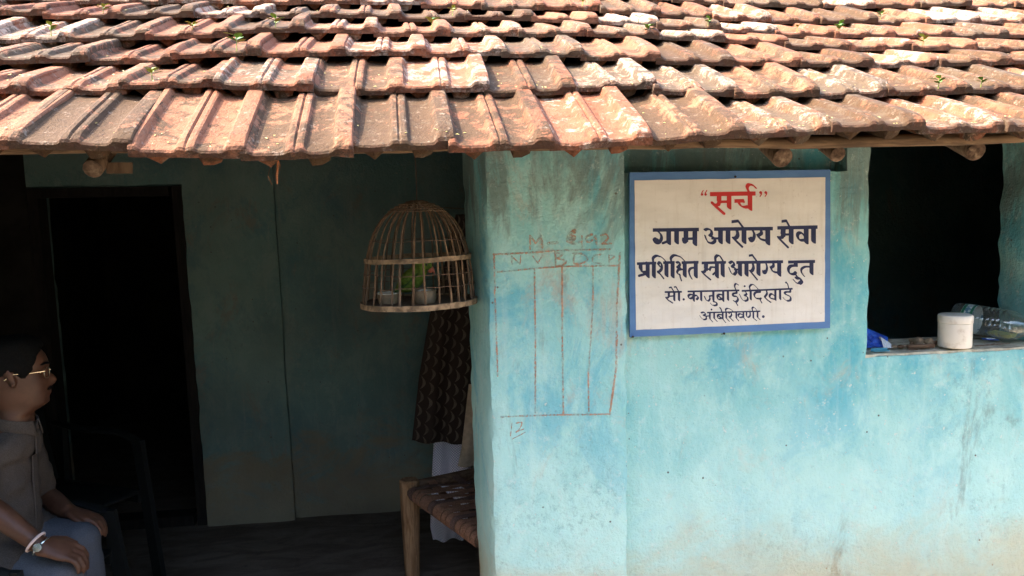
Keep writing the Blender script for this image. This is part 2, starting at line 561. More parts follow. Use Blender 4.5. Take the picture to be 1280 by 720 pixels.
# ------------------------------------------------------------------ roof
ROW_D = [1.73, 2.00, 2.23, 2.46, 2.70, 2.94, 3.18]
ROW_PX = [
    [(0, 186), (100, 188), (235, 196), (370, 198), (510, 190), (630, 189), (750, 186), (880, 176), (985, 169), (1090, 165), (1200, 165), (1280, 164)],
    [(0, 114), (90, 119), (214, 109), (336, 114), (460, 118), (563, 117), (672, 119), (775, 113), (882, 121), (973, 124), (1066, 122), (1154, 119), (1240, 118)],
    [(0, 82), (60, 79), (175, 79), (285, 73), (390, 70), (490, 70), (590, 70), (690, 73), (780, 77), (880, 82), (960, 83), (1050, 83), (1120, 83), (1200, 83), (1280, 80)],
    [(0, 54), (50, 53), (145, 51), (240, 49), (340, 43), (470, 43), (600, 45), (700, 46), (780, 48), (870, 51), (940, 55), (1020, 62), (1120, 64), (1240, 65)],
    [(0, 21), (110, 24), (210, 23), (290, 21), (385, 21), (465, 24), (550, 26), (630, 26), (708, 28), (785, 33), (850, 36), (930, 41), (1003, 46), (1075, 49), (1143, 48), (1280, 48)],
    [(0, 2), (100, 4), (300, 5), (500, 6), (577, 10), (655, 13), (727, 13), (793, 19), (866, 22), (928, 27), (993, 29), (1054, 31), (1120, 30), (1280, 29)],
    [(0, -16), (300, -14), (500, -12), (780, -4), (860, 3), (920, 8), (1040, 11), (1280, 9)]]
ROW_W = [.2168, .2139, .2170, .2147, .2168, .2158]
ROW_OFF = [.107, .0, .070, .150, .008, .092]
NROW = 14
ROWX, ROWZ = [], []
for k in range(7):
    q = [P(px, py, ROW_D[k]) for px, py in ROW_PX[k]]
    ROWX.append([p.x for p in q]); ROWZ.append([p.z for p in q])
def row_d(k): return ROW_D[k] if k < 7 else ROW_D[6] + .24 * (k - 6)
def row_z(k, x):
    if k < 7: return float(np.interp(x, ROWX[k], ROWZ[k]))
    a = float(np.interp(x, ROWX[6], ROWZ[6])); s = .55 * a + .45 * float(np.mean(ROWZ[6]))
    return lerp(a, s, min(1, (k - 6) / 4)) + .105 * (k - 6)
def roof_z(x, d):
    """height of the tile bearing line at depth d"""
    for k in range(NROW - 1):
        if d <= row_d(k + 1) or k == NROW - 2:
            t = (d - row_d(k)) / (row_d(k + 1) - row_d(k))
            return lerp(row_z(k, x), row_z(k + 1, x), t)
RX0, RX1 = -3.1, 4.3
RIDGE_D = row_d(NROW - 1) + .2
dk = MB()
nX = 70
prof = []
for i in range(nX + 1):
    x = lerp(RX0, RX1, i / nX)
    line = [Vector((x, d, roof_z(x, d) - (.075 if d < 1.95 else .085))) for d in [1.93] + [row_d(k) for k in range(1, NROW)]]
    zr = roof_z(x, row_d(NROW - 1))
    line += [Vector((x, RIDGE_D, zr)), Vector((x, 6.2, zr - .45)), Vector((x, 8.2, zr - 1.2))]
    prof.append(line)
nL = len(prof[0])
vs_, fs_ = [], []
for s_ in (0, 1):
    for line in prof:
        vs_ += [p - Vector((0, 0, .016 * s_)) for p in line]
off = (nX + 1) * nL
for i in range(nX):
    for j in range(nL - 1):
        a = i * nL + j
        fs_.append((a, a + 1, a + nL + 1, a + nL)); fs_.append((off + a, off + a + nL, off + a + nL + 1, off + a + 1))
    fs_.append((i * nL, (i + 1) * nL, off + (i + 1) * nL, off + i * nL))
    j = i * nL + nL - 1
    fs_.append((j, off + j, off + j + nL, j + nL))
for j in range(nL - 1):
    fs_.append((j, off + j, off + j + 1, j + 1))
    b = nX * nL + j
    fs_.append((b, b + 1, off + b + 1, off + b))
dk.add(vs_, fs_)
roof = dk.build('roof', M['deck'], house)

# walls that close the house under the roof
def under_roof(d, x):
    if d < RIDGE_D: return roof_z(x, max(d, 1.95)) - .086
    zr = roof_z(x, row_d(NROW - 1))
    return float(np.interp(d, [RIDGE_D, 6.2, 8.2], [zr, zr - .45, zr - 1.2])) + .0
def closing_wall(name, x0, x1, y0, y1, mat):
    def wp(p):
        return Vector((p.x, p.y, -.28 + (p.z) * (under_roof(p.y, min(max(p.x, RX0), RX1)) + .28)))
    return lattice(steps(x0, x1, .25), steps(y0, y1, .2), steps(0, 1, .1), lambda *a: True, wp, name, mat, house, .006, .005)
closing_wall('side_wall', -2.55, -2.35, 2.1, 6.74, M['unlit'])
closing_wall('end_light_block', -2.35, -1.36, 2.31, 2.56, M['wall'])  # unseen wall piece added to keep light off the verandah's left end
closing_wall('corner_shade_sheet', -2.34, DOOR_L + .05, BACK_D - .062, BACK_D - .040, M['unlit'])  # black sheet over the back wall, painting the deep shade beside the door
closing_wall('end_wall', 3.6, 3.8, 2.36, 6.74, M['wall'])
closing_wall('rear_wall', -2.53, 3.78, 6.6, 6.8, M['unlit'])
closing_wall('inner_wall', STEP_X + .02, 3.59, BACK_D + .12, BACK_D + .25, M['unlit'])

# clay interlocking tile: lip, channel, double rib, channel, big rib; two noses under the channels
TW, TL = .229, .355
TOP = [(0, .012), (.018, .0155), (.060, .0155), (.078, .012), (.105, .0022), (.135, .0005), (.245, -.001), (.355, .0005), (.385, .003), (.412, .0125), (.43, .0145), (.465, .0145),
       (.484, .0095), (.503, .0145), (.538, .0145), (.557, .0125), (.585, .003), (.615, .0005), (.70, -.001), (.775, .0005), (.80, .003), (.835, .0185), (.855, .0215), (.965, .0215), (.988, .020), (1.0, .016)]
def under(u):
    z = 0.0
    for c in (.245, .69):
        d = abs(u - c)
        z = min(z, -.022 * max(0, min(1, (.105 - d) / .03)))
    return z
def tile_mesh(seed, hi=True):
    ys = [0, .005, .014, .032, .055, .12, .20, .28, TL] if hi else [0, .03, TL]
    fac = {0: .42, .005: .52, .014: .68, .032: .92, .03: .9}
    b = MB(); o = Vector((seed * 3.7, seed * 1.3, 0))
    n = len(TOP)
    for side in (0, 1):
        for y in ys:
            for (u, z) in TOP:
                x = (u - .5) * TW
                if side == 0:
                    zz = .0145 + z * fac.get(y, 1.0)
                    if y == 0: zz -= .004
                else:
                    zz = under(u) if y >= .014 else .0
                p = Vector((x, y, zz))
                if hi:
                    p.z += .0025 * noise.noise(Vector((x * 9, y * 6, 0)) + o) + .0012 * noise.noise(Vector((x * 45, y * 30, 1)) + o)
                    if y < .02:
                        p.y += .0035 * noise.noise(Vector((x * 28, 0, 5)) + o) + .0018 * noise.noise(Vector((x * 80, 0, 8)) + o)
                        chip = noise.noise(Vector((x * 16, 2, 9)) + o * 1.7)
                        if chip > .42: p.y += (chip - .42) * .05; p.z -= (chip - .42) * .02 * (1 - side)
                b.v.append(tuple(p))
    m_ = len(ys) * n
    for i in range(len(ys) - 1):
        for j in range(n - 1):
            a = i * n + j
            b.f.append((a, a + 1, a + n + 1, a + n)); b.f.append((m_ + a, m_ + a + n, m_ + a + n + 1, m_ + a + 1))
    for j in range(n - 1):
        b.f.append((j, m_ + j, m_ + j + 1, j + 1))
        a = (len(ys) - 1) * n + j
        b.f.append((a, a + 1, m_ + a + 1, m_ + a))
    for i in range(len(ys) - 1):
        for j in (0, n - 1):
            a = i * n + j
            q = (a, a + n, m_ + a + n, m_ + a)
            b.f.append(q if j == 0 else tuple(reversed(q)))
    return b
tile_meshes = []
for s_ in range(9):
    me = tile_mesh(s_).mesh('roof_tile', True, 20); me.materials.append(M['tile']); tile_meshes.append(me)
low = tile_mesh(1, False)
rest = MB()
tr = random.Random(21)
n_tiles = 0
for k in range(NROW - 1):
    w = ROW_W[k] if k < 6 else .2155
    o_ = ROW_OFF[k] if k < 6 else (.02 + .097 * (k % 2))
    d0, d1 = row_d(k), row_d(k + 1)
    i0 = int((RX0 + .1 - o_) / w); i1 = int((RX1 - .1 - o_) / w)
    for i in range(i0, i1):
        xc = o_ + (i + .5) * w
        zc = row_z(k, xc)
        sl_ = (row_z(k, xc + w / 2) - row_z(k, xc - w / 2)) / w
        pitch = math.atan2(row_z(k + 1, xc) - .035 - zc, d1 - d0) + tr.uniform(-.012, .012)
        roll = -math.atan(sl_) * .8 + tr.uniform(-.022, .022) - .012
        rot = Matrix.Rotation(tr.uniform(-.022, .022), 3, 'Z') @ Matrix.Rotation(pitch, 3, 'X') @ Matrix.Rotation(roll, 3, 'Y')
        loc = Vector((xc + tr.uniform(-.003, .003), d0 + tr.uniform(-.010, .010), zc + tr.uniform(-.003, .003)))
        vis = (-.47 * d0 - .55 < xc < .843 * d0 + .55) and k < 8
        if vis:
            o = bpy.data.objects.new('roof_tile', tile_meshes[tr.randrange(9)])
            o.matrix_world = Matrix.Translation(loc) @ rot.to_4x4()
            col.objects.link(o)
            mw = o.matrix_world.copy()
            o.parent = roof
            n_tiles += 1
        else:
            rest.add([loc + rot @ Vector(v) for v in low.v], low.f)
roof.location = Vector(roof.location)
rt = rest.build('roof_tiles', M['tile_far'], roof)
rt['kind'] = 'stuff'
print('tiles', n_tiles)

# rafters (round poles) under the boards; four ends show below the eave
def rafter(end, d_end=4.9, r=.026, drop=None):
    p0 = Vector(end)
    pts, n_ = [], 9
    off_ = p0.z - roof_z(p0.x, p0.y)
    for i in range(n_):
        d = lerp(p0.y, d_end, i / (n_ - 1))
        o2 = lerp(off_, -.145, min(1, i / 3))
        pts.append(Vector((p0.x + .012 * noise.noise(Vector((p0.x * 9, d * 2, 0))), d, roof_z(p0.x, d) + o2)))
    b = MB(); b.tube(pts, [r * (1 + .1 * noise.noise(Vector((p0.x, i, 3)))) for i in range(n_)], 12)
    o = b.build('rafter', M['wood'], house)
    e = MB(); dirv = (pts[0] - pts[1]).normalized()
    e.lathe([(r * .98, -.004), (r * .96, .002), (r * .7, .0035), (.001, .002)], 14, pts[0], dirv)
    rel(o, e.build('cut_end', M['pole_end']))
for px, py, r in ((977, 197, .027), (1047, 193, .021), (1219, 189, .027), (116, 211, .022)):
    rafter(P(px, py, 1.97), r=r)
for x in (-2.2, -1.5, -.35, .3, 2.5, 3.2, 3.9):
    rafter(Vector((x, 2.12, roof_z(x, 2.12) - .15)), r=.028)
sb = MB(); sb.loft([[P(133, 203, d), P(166, 203, d), P(166, 217, d), P(133, 217, d)] for d in (2.0, 2.05, 2.6)])
sb.build('rafter_block', M['wood'], house)

# wall plates and the crooked eave batten
def log(name, pts, r, mat, flat=1.0, n=10):
    b = MB(); out, rr = [], []
    pts = [Vector(p) for p in pts]
    for a, c in zip(pts[:-1], pts[1:]):
        k_ = max(2, int((c - a).length / .09))
        for i in range(k_):
            p = a.lerp(c, i / k_)
            out.append(p + Vector((0, .004 * noise.noise(p * 6), .005 * noise.noise(p * 5 + Vector((4, 4, 4))))))
            rr.append(r * (1 + .22 * noise.noise(p * 7)))
    out.append(pts[-1]); rr.append(r)
    b.tube(out, rr, n, flat=flat)
    return b.build(name, mat, house)
log('eave_batten', [P(-900, 178, 1.80), P(-200, 184, 1.80), P(60, 184.5, 1.80), P(500, 183, 1.80), P(880, 178, 1.80), P(1050, 177, 1.80), P(1290, 171.5, 1.80), P(2000, 160, 1.80)], .0135, M['batten'], 1.0)
log('wall_plate', [(.25, 2.49, 1.79), (3.7, 2.49, 1.79)], .05, M['wood'])
log('verandah_beam', [(-2.45, 2.43, 1.79), (.3, 2.43, 1.79)], .04, M['wood'])
for d in (2.9, 3.6):
    log('purlin', [(-2.5, d, roof_z(0, d) - .21), (1.3, d, roof_z(0, d) - .21)], .03, M['wood'])
# ------------------------------------------------------------------ painted lettering (strokes of a flat brush, outlined on a fine grid)
def nib_field(X, Y, strokes, noise_amp=0.0, seed=0):
    F = np.full(X.shape, -9.0)
    for st in strokes:
        kind = st[0]
        if kind == 'bar':
            _, x0, y0, x1, y1, t = st
            tx = np.clip((X - x0) / (x1 - x0), -9, 9)
            yc = y0 + (y1 - y0) * tx
            F = np.maximum(F, np.minimum(t / 2 - np.abs(Y - yc), np.minimum(X - x0, x1 - X)))
        elif kind == 'dot':
            _, x0, y0, r = st
            F = np.maximum(F, r - np.hypot(X - x0, Y - y0))
        else:
            _, pts, vx, vy, thin = st
            L = math.hypot(vx, vy); a = L / 2; b = max(a * thin, .28)
            c, s = vx / L, vy / L
            U = (X * c + Y * s) / a; W = (-X * s + Y * c) / b
            q = [((x * c + y * s) / a, (-x * s + y * c) / b) for x, y in pts]
            for (u0, w0), (u1, w1) in zip(q[:-1], q[1:]):
                du, dw = u1 - u0, w1 - w0
                l2 = du * du + dw * dw + 1e-9
                t = np.clip(((U - u0) * du + (W - w0) * dw) / l2, 0, 1)
                d = np.hypot(U - u0 - t * du, W - w0 - t * dw)
                F = np.maximum(F, (1 - d) * b * 1.6)
    return F

def outline_mesh(name, strokes, place, step, mat, parent, grit=None):
    xs_, ys_ = [], []
    for st in strokes:
        if st[0] == 'bar': xs_ += [st[1], st[3]]; ys_ += [st[2], st[4]]
        elif st[0] == 'dot': xs_ += [st[1]]; ys_ += [st[2]]
        else:
            xs_ += [p[0] for p in st[1]]; ys_ += [p[1] for p in st[1]]
    x0, x1, y0, y1 = min(xs_) - 6, max(xs_) + 6, min(ys_) - 6, max(ys_) + 6
    nx, ny = int((x1 - x0) / step) + 1, int((y1 - y0) / step) + 1
    gx = x0 + np.arange(nx) * step; gy = y0 + np.arange(ny) * step
    X, Y = np.meshgrid(gx, gy)
    F = nib_field(X, Y, strokes)
    if grit: F = F + grit(X, Y)
    b = MB()
    pos_ = F > 0
    for j in range(ny - 1):
        i = 0
        row = pos_[j, :-1] & pos_[j, 1:] & pos_[j + 1, :-1] & pos_[j + 1, 1:]
        anyr = pos_[j, :-1] | pos_[j, 1:] | pos_[j + 1, :-1] | pos_[j + 1, 1:]
        while i < nx - 1:
            if row[i]:
                i2 = i
                while i2 < nx - 1 and row[i2] and i2 - i < 8: i2 += 1
                b.add([place(gx[i], gy[j + 1]), place(gx[i2], gy[j + 1]), place(gx[i2], gy[j]), place(gx[i], gy[j])], [(0, 1, 2, 3)])
                i = i2
                continue
            if anyr[i]:
                cs = [(i, j + 1), (i + 1, j + 1), (i + 1, j), (i, j)]
                poly = []
                for n_ in range(4):
                    (ia, ja), (ib, jb) = cs[n_], cs[(n_ + 1) % 4]
                    fa, fb = F[ja, ia], F[jb, ib]
                    if fa > 0: poly.append((gx[ia], gy[ja]))
                    if (fa > 0) != (fb > 0):
                        t = fa / (fa - fb)
                        poly.append((gx[ia] + (gx[ib] - gx[ia]) * t, gy[ja] + (gy[jb] - gy[ja]) * t))
                if len(poly) >= 3: b.add([place(*p) for p in poly], [tuple(range(len(poly)))])
            i += 1
    me = bpy.data.meshes.new(name)
    me.from_pydata(b.v, [], b.f)
    me.materials.append(mat)
    o = bpy.data.objects.new(name, me)
    col.objects.link(o)
    rel(parent, o)
    return o

# ------------------------------------------------------------------ sign board
SD = WALL_D - .028
corner = [P(787, 215.5, SD), P(1038, 212, SD), P(1037.5, 410, SD), P(787.5, 421.5, SD)]      # outer, TL TR BR BL
inner = [P(793, 225.5, SD), P(1031.5, 221.5, SD), P(1030.5, 402, SD), P(795, 412.5, SD)]
sign = thing('sign_board', 'hand painted white sign with a blue border on the turquoise wall', 'sign', tuple(corner[3]))
def bil(c, u, v):
    return (c[0] * (1 - u) + c[1] * u) * (1 - v) + (c[3] * (1 - u) + c[2] * u) * v
def sheet(c, y, th, nu=24, nv=20, bow=.0015, wob=.0008):
    b = MB()
    def fn(dy):
        def q(u, v):
            p = Vector(bil(c, u, v)); p.y = y + dy + bow * math.sin(u * 5 + 1) * math.sin(v * 3)
            if u in (0, 1): p.x += wob * noise.noise(Vector((u, v * 12, 0)))
            if v in (0, 1): p.z += wob * noise.noise(Vector((u * 12, v, 4)))
            return p
        return q
    b.grid(fn(0), nu, nv); o = len(b.v)
    b.grid(fn(th), nu, nv)
    n = nu + 1
    for i in range(nu):
        b.f.append((i, i + 1, o + i + 1, o + i)); k = nv * n + i; b.f.append((k, o + k, o + k + 1, k + 1))
    for j in range(nv):
        a = j * n; b.f.append((a, o + a, o + a + n, a + n)); a = j * n + nu; b.f.append((a, a + n, o + a + n, o + a))
    return b
def paint(name, c, c2, rough=.55):
    k = NT(name, rough, .35); p = k.obj()
    cc = k.mix(k.ramp(k.noise(k.scale(p, (1, 1, 3)), 6, 5, .6), .3, .7), c, c2)
    cc = k.mix(k.ramp(k.noise(p, 40, 5, .7), .62, .75, 0, .25), cc, tuple(x * .55 for x in c))
    k.color(cc); k.bump(k.noise(k.scale(p, (8, 8, 40)), 3, 3), .08, .002); k.rough(k.ramp(k.noise(p, 8, 3), .3, .7, rough - .1, rough + .15))
    return k.mat
M['sign_blue'] = paint('blue_enamel', (.075, .17, .37), (.10, .22, .43))
def sign_white():
    k = NT('white_enamel', .5, .35); p = k.pos()
    c = k.mix(k.ramp(k.noise(k.scale(p, (1, 1, 3)), 6, 5, .6), .3, .7), (.70, .66, .59), (.79, .75, .68))
    c = k.mix(k.ramp(k.noise(k.scale(p, (30, 30, 2.2)), 1.5, 6, .7), .50, .72, 0, .30), c, (.50, .42, .32))      # rain streaks
    c = k.mix(k.ramp(k.noise(p, 9, 7, .75), .54, .70, 0, .28), c, (.52, .46, .37))
    c = k.mix(k.ramp(k.noise(p, 90, 5, .7), .62, .70, 0, .45), c, (.36, .27, .19))
    k.color(c); k.bump(k.noise(k.scale(p, (60, 60, 8)), 3, 3), .12, .002); k.rough(k.ramp(k.noise(p, 8, 3), .3, .7, .4, .7)); return k.mat
M['sign_white'] = sign_white()
M['ink'] = paint('navy_enamel', (.012, .016, .055), (.022, .028, .085), .5)
M['red'] = paint('red_enamel', (.50, .022, .02), (.60, .035, .03), .5)
sheet(corner, SD, .010).build('border_panel', M['sign_blue'], sign, ang=30)
sheet(inner, SD - .0012, .0008, wob=.0012).build('white_field', M['sign_white'], sign, ang=30)
def on_sign(px, py):
    p = P(px, py, SD)
    u = (p.x - corner[0].x) / (corner[1].x - corner[0].x); v = (corner[0].z - p.z) / (corner[0].z - corner[3].z)
    # stay flush with the slightly bowed field
    ui = (p.x - inner[0].x) / (inner[1].x - inner[0].x); vi = (inner[0].z - p.z) / (inner[0].z - inner[3].z)
    p.y = SD - .0012 + .0015 * math.sin(ui * 5 + 1) * math.sin(vi * 3) - .0007
    return p

class Pen:
    """strokes noted in enlarged units: origin ox, oy and scale s give photograph-plane units"""
    def __init__(s, ox, oy, sc, w, h, thin=.34):
        s.o = (ox, oy); s.sc = sc; s.w = w * sc; s.h = h * sc; s.thin = thin; s.out = []
    def q(s, p): return (s.o[0] + p[0] * s.sc, s.o[1] + p[1] * s.sc)
    def st(s, *pts, k=1.0, thin=None):
        s.out.append(('nib', [s.q(p) for p in pts], s.w * k, s.h * k, thin or s.thin)); return s
    def cv(s, *pts, k=1.0, thin=None):
        p = [Vector((a[0], a[1], 0)) for a in pts]
        out = []
        for i in range(len(p) - 1):
            p0, p1, p2, p3 = p[max(i - 1, 0)], p[i], p[i + 1], p[min(i + 2, len(p) - 1)]
            for n_ in range(6):
                t = n_ / 6
                v = .5 * ((2 * p1) + (p2 - p0) * t + (2 * p0 - 5 * p1 + 4 * p2 - p3) * t * t + (3 * p1 - p0 - 3 * p2 + p3) * t ** 3)
                out.append((v.x, v.y))
        out.append((p[-1].x, p[-1].y))
        return s.st(*out, k=k, thin=thin)
    def line(s, *pts, t=12):
        s.out.append(('nib', [s.q(p) for p in pts], t * s.sc, .001, 1.0)); return s
    def bar(s, x0, y0, x1, y1, t):
        a, b = s.q((x0, y0)), s.q((x1, y1)); s.out.append(('bar', a[0], a[1], b[0], b[1], t * s.sc)); return s
    def dot(s, x, y, r):
        a = s.q((x, y)); s.out.append(('dot', a[0], a[1], r * s.sc)); return s

def letters(pens, mat, label=None):
    st = []
    for p in pens: st += p.out
    o = outline_mesh('lettering', st, on_sign, .42, mat, sign)
    if label: o['label'] = label
    return o

# line 1, red
a = Pen(860, 215, .09375, 60, 44)
a.bar(290, 296, 897, 287, 56)
a.st((412, 300), (410, 395)).cv((410, 390), (404, 430), (372, 438), (322, 412), k=.75)
a.line((318, 410), (380, 470), (478, 556), t=36).line((425, 398), (545, 396), t=36).st((545, 300), (545, 478))
a.bar(615, 388, 738, 384, 48).line((730, 372), (742, 402), t=26)
a.cv((668, 396), (695, 445), (745, 470), (800, 462), k=.8).st((822, 290), (822, 495))
a.cv((806, 262), (784, 205), (806, 168), (840, 170), k=.72).cv((815, 165), (855, 172), (900, 212), k=.5, thin=.5)
for x in (188, 236):
    a.dot(x - 4, 300, 17).line((x - 10, 300), (x - 6, 275), (x + 12, 246), t=13)
for x in (964, 1032):
    a.dot(x, 274, 19).line((x + 14, 275), (x + 10, 300), (x - 8, 326), t=14)
letters([a], M['red'])
# line 2
b2 = Pen(800, 265, .09375, 60, 48, .42)
b2.bar(170, 241, 784, 233, 47)
b2.cv((238, 258), (280, 305), (284, 360), (248, 410), (205, 412), (186, 375), (212, 352), k=.62).dot(222, 385, 36)
b2.st((382, 245), (382, 415)).line((305, 415), (340, 402), (372, 388), t=34)
b2.st((487, 245), (487, 405))
b2.st((611, 245), (611, 375)).dot(598, 390, 34).cv((575, 350), (572, 390), (600, 412), k=.4).line((620, 358), (728, 354), t=34).st((730, 245), (730, 428))
b2.cv((862, 240), (900, 226), (945, 245), (952, 290), (925, 318), k=.6)
b2.cv((930, 318), (985, 345), (996, 385), (958, 416), (910, 405), k=.62).cv((920, 412), (885, 370), (864, 312), k=.4)
b2.line((962, 352), (1060, 352), t=30).st((1070, 235), (1070, 402)).st((1170, 235), (1170, 400))
c2 = Pen(900, 265, .109375, 53, 43, .42)
c2.bar(-70, 196, 599, 190, 40)
c2.cv((188, 205), (200, 255), (182, 292), (150, 300), k=.72).line((150, 298), (190, 340), (250, 398), t=24)
c2.st((270, 195), (270, 342)).bar(128, 112, 206, 102, 34).line((200, 98), (258, 175), t=22)
c2.cv((368, 208), (388, 255), (376, 312), (345, 334), (330, 305), k=.58).dot(350, 308, 27)
c2.cv((462, 205), (468, 242), (430, 268), k=.66).cv((426, 268), (462, 310), (535, 328), k=.66).st((541, 195), (541, 358))
c2.bar(650, 182, 1111, 172, 40)
c2.st((718, 185), (714, 262)).cv((714, 262), (700, 290), (662, 290), k=.66).line((660, 290), (705, 338), (772, 404), t=23).line((716, 258), (806, 256), t=26)
c2.st((808, 182), (808, 345)).bar(698, 108, 757, 99, 32).line((750, 96), (792, 172), t=22)
c2.cv((972, 286), (925, 238), (888, 246), (882, 285), (912, 322), (975, 318), k=.66).st((980, 180), (980, 346)).st((1064, 180), (1064, 338))
letters([b2, c2], M['ink'])
# line 3
d3 = Pen(785, 310, .09375, 51, 47, .38)
d3.bar(118, 209, 376, 200, 36).bar(468, 196, 622, 191, 36).bar(714, 196, 939, 189, 36)
d3.st((166, 215), (168, 280)).cv((166, 275), (190, 318), (255, 318), k=.7).st((262, 205), (262, 378)).line((148, 370), (232, 346), t=34)
d3.st((344, 205), (344, 380)).cv((340, 195), (332, 140), (372, 104), (410, 108), k=.6).cv((390, 104), (450, 124), (510, 186), k=.42, thin=.45)
d3.cv((400, 216), (424, 188), (448, 222), (448, 275), (420, 312), (398, 318), k=.58).line((398, 214), (430, 250), t=18).line((394, 322), (432, 350), (476, 408), t=18).st((512, 200), (512, 366))
d3.st((594, 195), (594, 380)).cv((582, 190), (570, 140), (606, 99), (650, 100), k=.6).cv((630, 97), (700, 120), (768, 190), k=.42, thin=.45)
d3.cv((645, 196), (680, 188), (690, 225), (655, 262), k=.58).cv((655, 264), (700, 265), (664, 298), (655, 334), (690, 356), k=.52).line((688, 350), (694, 385), (712, 436), t=18).line((690, 292), (752, 280), t=22).st((755, 200), (755, 370))
d3.cv((895, 262), (838, 270), (812, 308), (822, 360), (848, 408), k=.52).st((902, 195), (902, 380))
d3.bar(980, 200, 1303, 190, 36)
d3.st((1040, 205), (1036, 280)).cv((1036, 280), (1018, 314), (986, 320), k=.6).line((986, 320), (1030, 366), (1098, 422), t=20).line((1040, 284), (1088, 280), t=20)
d3.cv((1085, 296), (1102, 258), (1140, 256), (1180, 262), k=.5).line((1132, 352), (1182, 306), t=26).st((1182, 200), (1182, 380))
d3.cv((1166, 192), (1162, 128), (1190, 96), k=.6).cv((1186, 98), (1225, 112), (1278, 198), k=.5, thin=.5)
e3 = Pen(895, 310, .109375, 45, 41, .38)
e3.st((72, 170), (74, 312))
e3.cv((150, 172), (184, 154), (204, 185), (176, 216), k=.58).cv((180, 216), (216, 232), (228, 270), (204, 304), k=.6).cv((212, 308), (172, 286), (144, 222), k=.38)
e3.line((212, 246), (268, 245), t=22).bar(228, 166, 761, 156, 34).st((270, 170), (270, 302)).st((344, 170), (344, 306))
e3.cv((416, 178), (424, 222), (408, 258), (386, 264), k=.66).line((386, 264), (425, 310), (467, 362), t=17)
e3.st((480, 165), (480, 298)).bar(370, 88, 414, 80, 26).line((408, 78), (462, 152), t=19)
e3.cv((567, 175), (578, 225), (562, 278), (538, 288), (534, 262), k=.52).dot(551, 270, 21)
e3.cv((650, 172), (650, 204), (622, 224), k=.62).cv((620, 224), (648, 268), (712, 282), k=.62).st((717, 160), (717, 305))
e3.bar(818, 160, 1128, 153, 34)
e3.st((906, 165), (906, 195)).cv((906, 200), (850, 205), (822, 240), (836, 288), (880, 298), (908, 276), k=.66).line((896, 290), (928, 335), t=18)
e3.cv((910, 344), (950, 346), (974, 378), (950, 404), k=.8).cv((955, 406), (915, 398), (880, 362), k=.42)
e3.cv((1082, 216), (1015, 214), (972, 240), (974, 282), (1002, 320), k=.5).st((1086, 158), (1086, 288))
letters([d3, e3], M['ink'])
# line 4
f4 = Pen(815, 345, .09726, 27, 25, .36)
f4.bar(162, 206, 383, 203, 23)
f4.st((216, 210), (214, 255)).cv((214, 258), (205, 276), (178, 278), k=.75).line((176, 276), (210, 312), (264, 346), t=16).line((214, 261), (285, 256), t=18).st((285, 208), (285, 312)).st((346, 208), (346, 312))
f4.bar(216, 152, 247, 142, 18).line((243, 140), (280, 200), t=14).bar(280, 142, 310, 138, 18).line((306, 137), (342, 200), t=14)
f4.dot(406, 300, 15).bar(455, 199, 1119, 184, 23)
f4.cv((535, 246), (490, 236), (465, 258), (480, 288), (512, 282), (538, 254), k=.85).cv((538, 252), (572, 250), (592, 276), (570, 302), k=.85).st((535, 202), (535, 318)).st((630, 200), (630, 312))
f4.cv((672, 262), (692, 304), (722, 320), (742, 290), (738, 258), (784, 252), k=.7).st((786, 198), (786, 310)).cv((786, 328), (828, 342), (826, 372), (792, 380), k=.8).cv((798, 380), (770, 372), (748, 348), k=.5)
f4.cv((906, 244), (862, 236), (836, 262), (852, 300), (906, 292), k=.85).line((850, 256), (905, 300), t=16).st((912, 192), (912, 320)).st((972, 190), (974, 306))
f4.cv((1084, 195), (1080, 216), (1042, 226), (1036, 256), (1082, 262), (1102, 298), (1078, 330), (1046, 318), k=.85).line((1070, 330), (1098, 378), t=13)
f4.cv((1078, 185), (1058, 132), (1072, 98), (1104, 112), k=.7)
g4 = Pen(910, 345, .09718, 27, 25, .36)
g4.bar(172, 191, 826, 163, 23)
g4.cv((214, 196), (236, 228), (206, 250), k=.8).cv((208, 250), (246, 270), (246, 308), (212, 322), k=.8).cv((220, 324), (176, 298), (144, 234), k=.5).dot(210, 130, 13)
g4.st((287, 190), (288, 300)).cv((284, 185), (272, 140), (296, 108), k=.75).cv((292, 110), (330, 114), (382, 168), k=.6)
g4.cv((406, 180), (404, 204), (350, 212), (332, 246), (356, 284), (410, 292), k=.85).dot(416, 288, 14).line((405, 300), (432, 346), t=13)
g4.cv((488, 182), (496, 226), (466, 268), k=.8).line((464, 268), (500, 306), (546, 338), t=15).cv((600, 262), (560, 228), (532, 246), (536, 280), (588, 296), k=.85).st((604, 176), (604, 306)).st((664, 172), (666, 296))
g4.cv((796, 170), (792, 202), (740, 204), (722, 226), (762, 246), (798, 268), (796, 310), (756, 320), k=.85).cv((764, 322), (728, 304), (704, 276), k=.5).dot(740, 82, 12).line((740, 78), (762, 104), (778, 168), t=14)
letters([f4, g4], M['ink'])
# line 5
f5 = Pen(815, 345, .09726, 21, 20, .38)
def stem(p, x, y0, y1, tx, ty):
    p.st((x, y0), (x, y1)); p.line((x, y1), (tx, ty), t=10)
f5.cv((630, 474), (664, 464), (684, 490), (656, 506), k=.85).cv((658, 506), (694, 522), (690, 554), (660, 560), k=.85).cv((664, 562), (632, 538), (610, 506), k=.5)
f5.line((690, 516), (740, 511), t=15).bar(704, 470, 1387, 452, 18)
stem(f5, 741, 472, 548, 778, 590); stem(f5, 796, 470, 545, 836, 584); f5.dot(762, 430, 12)
f5.cv((902, 500), (856, 495), (838, 520), (856, 546), (902, 538), k=.9).line((850, 510), (896, 542), t=13); stem(f5, 906, 468, 550, 946, 600)
f5.line((868, 404), (882, 420), (898, 466), t=15)
stem(f5, 951, 468, 540, 992, 582); f5.cv((950, 465), (942, 430), (966, 414), k=.8).cv((962, 414), (1005, 426), (1052, 466), k=.6)
